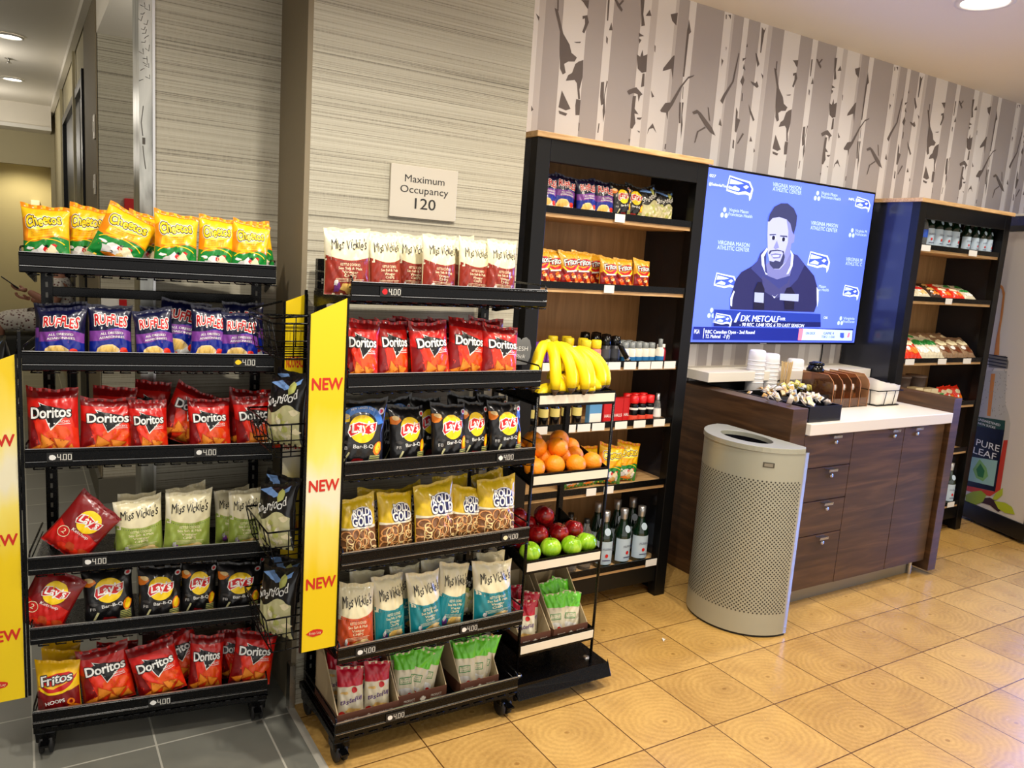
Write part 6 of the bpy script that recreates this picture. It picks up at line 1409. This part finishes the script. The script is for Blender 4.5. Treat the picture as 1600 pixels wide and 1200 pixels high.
# ======================= person waiting in the hallway =======================
bench = thing('dark_bench', 'dark upholstered bench in the hallway under the seated person', 'bench', (.10, 8.1, 0))
MB().box(-.27, .34, -.3, .3, .46, .64, mat('charcoal_upholstery', (44, 44, 40), .7)).build('seat', bench, .02)
for x in (-.22, .28):
    for y in (-.25, .25): MB().box(x-.025, x+.025, y-.025, y+.025, 0, .46, BLACKW).build('leg', bench)
SKIN = mat('skin', (176, 122, 100), .5, bump=.05)
def skin_body(name, V, E, R_list, m, parent=None, root=0):
    me = bpy.data.meshes.new(name); me.from_pydata(V, E, []); o = bpy.data.objects.new(name, me); COL.objects.link(o)
    sm = o.modifiers.new('skin', 'SKIN'); me.materials.append(m)
    sv = me.skin_vertices[0] if me.skin_vertices else None
    if sv is None:
        bpy.context.view_layer.objects.active = o; sv = me.skin_vertices[0]
    for i, r in enumerate(R_list): sv.data[i].radius = (r, r) if not isinstance(r, tuple) else r
    for d in sv.data: d.use_root = False
    sv.data[root].use_root = True; sm.use_smooth_shade = True
    s = o.modifiers.new('sub', 'SUBSURF'); s.levels = 2; s.render_levels = 2
    if parent: o.parent = parent
    return o
ps = thing('person', 'person in a white floral top sitting sideways, looking at a phone', 'person', (0.20, 8.1, .06))
# joints, facing left (-x); seat height .60
Vb = [(.12, 0, .70), (.13, 0, .86), (.12, 0, 1.02), (.11, 0, 1.10), (.08, 0, 1.19), (.06, 0, 1.27),
      (.09, -.17, 1.02), (.05, -.21, .84), (-.10, -.14, .93), (-.145, -.13, .96), (.09, .17, 1.02), (.05, .21, .84), (-.08, .14, .86), (-.12, .12, .87),
      (.02, -.10, .68), (-.36, -.11, .69), (-.38, -.11, .38), (-.37, -.11, .01), (-.47, -.11, -.025), (.02, .10, .68), (-.36, .11, .69), (-.40, .11, .38), (-.39, .11, .01), (-.49, .11, -.025)]
Eb = [(0, 1), (1, 2), (2, 3), (3, 4), (4, 5), (2, 6), (6, 7), (7, 8), (8, 9), (2, 10), (10, 11), (11, 12), (12, 13), (0, 14), (14, 15), (15, 16), (16, 17), (17, 18), (0, 19), (19, 20), (20, 21), (21, 22), (22, 23)]
Rb = [.13, .12, .12, .055, .075, .085, .055, .042, .032, .026, .055, .042, .032, .026, .085, .06, .048, .034, .03, .085, .06, .048, .034, .03]
bd = skin_body('body', Vb, Eb, Rb, SKIN, ps)
fl = new_mat('floral_cloth'); m_, N_, L__, B_ = fl
tc = N_.new('ShaderNodeTexCoord'); vo = N_.new('ShaderNodeTexVoronoi'); vo.inputs['Scale'].default_value = 38; L__.new(tc.outputs['Object'], vo.inputs['Vector'])
cr = N_.new('ShaderNodeValToRGB'); e = cr.color_ramp.elements; e[0].position = .2; e[0].color = col((110, 60, 60)); e[1].position = .42; e[1].color = col((228, 222, 214)); L__.new(vo.outputs['Distance'], cr.inputs[0]); L__.new(cr.outputs[0], B_.inputs['Base Color']); B_.inputs['Roughness'].default_value = .8
Vt = [(.12, 0, .68), (.13, 0, .86), (.12, 0, 1.0), (.11, 0, 1.08), (.09, -.17, 1.02), (.06, -.20, .90), (.09, .17, 1.02), (.06, .20, .90), (.02, -.10, .69), (-.30, -.11, .70), (-.37, -.11, .66), (.02, .10, .69), (-.30, .11, .70), (-.37, .11, .66)]
Et = [(0, 1), (1, 2), (2, 3), (2, 4), (4, 5), (2, 6), (6, 7), (0, 8), (8, 9), (9, 10), (0, 11), (11, 12), (12, 13)]
skin_body('dress', Vt, Et, [.15, .14, .135, .07, .07, .055, .07, .055, .105, .085, .075, .105, .085, .075], m_, ps)
hr = MB(); HR = mat('dark_hair', (34, 26, 22), .5, bump=.5, bscale=60)
hr.lathe([(.098*math.sin(a), -.118*math.cos(a)) for a in [PI*(.30+.70*i/12) for i in range(13)]], HR, (.085, 0, 1.255), 20)
hr.lathe([(.0, -.16), (.05, -.14), (.07, -.05), (.06, .05), (0, .09)], HR, (.135, 0, 1.22), 14); hr.build('hair', ps)
for s in (-1, 1): MB().lathe([(0, -.009), (.008, -.006), (.010, 0), (.008, .006), (0, .009)], mat('eye_dark', (30, 20, 18), .3), (-.018, s*.032, 1.27), 10).build('eye', ps)
MB().prism([(-.028, 1.222), (-.05, 1.228), (-.018, 1.262)], 'y', -.011, .011, SKIN).build('nose', ps, .004); MB().box(-.026, -.012, -.02, .02, 1.198, 1.206, mat('lip', (140, 70, 66), .5)).build('mouth', ps, .003)
def hand(sign, wx, wy, wz):
    V = [(wx, wy, wz), (wx-.035, wy, wz+.006), (wx-.07, wy, wz+.01)]; E = [(0, 1), (1, 2)]; R2 = [.022, (.026, .016), (.028, .014)]
    for k, l in ((-.024, .05), (-.008, .058), (.009, .055), (.025, .044)):
        a = len(V); V += [(wx-.085, wy+k, wz+.014), (wx-.085-l*.45, wy+k*1.05, wz+.032), (wx-.08-l*.6, wy+k, wz+.058)]; E += [(2, a), (a, a+1), (a+1, a+2)]; R2 += [.0095, .0085, .0075]
    a = len(V); V += [(wx-.035, wy+sign*.03, wz+.02), (wx-.06, wy+sign*.042, wz+.042)]; E += [(1, a), (a, a+1)]; R2 += [.011, .009]
    skin_body('hand', V, E, R2, SKIN, ps)
hand(1, -.145, -.13, .96); hand(-1, -.12, .12, .87)
ph = thing('phone', 'slim dark phone held up by the seated person', 'phone', (-.01, 7.97, 1.04)); ph.rotation_euler = (0, R_(-52), 0)
MB().box(-.004, .004, -.037, .037, 0, .155, BLACKG).build('phone_body', ph, .003); MB().box(.004, .0045, -.034, .034, .004, .151, mat('phone_glass', (120, 120, 160), .15)).build('screen', ph)
# scraps
lt = MB().add([(0, 0, .001), (.018, .004, .006), (.022, .018, .001), (.006, .016, .008)], [(0, 1, 2), (0, 2, 3)], PAPER)
b = MB(); b.add([(0, 0, .001), (.018, .004, .008), (.022, .018, .001), (.006, .016, .01), (.0, 0, .0), (.022, .018, 0)], [(0, 1, 2), (0, 2, 3), (0, 3, 4), (1, 5, 2)], PAPER)
o = b.build('paper_scrap'); o.location = (2.33, 2.33, 0); tag(o, 'tiny crumpled white paper scrap on the wood floor', 'litter')
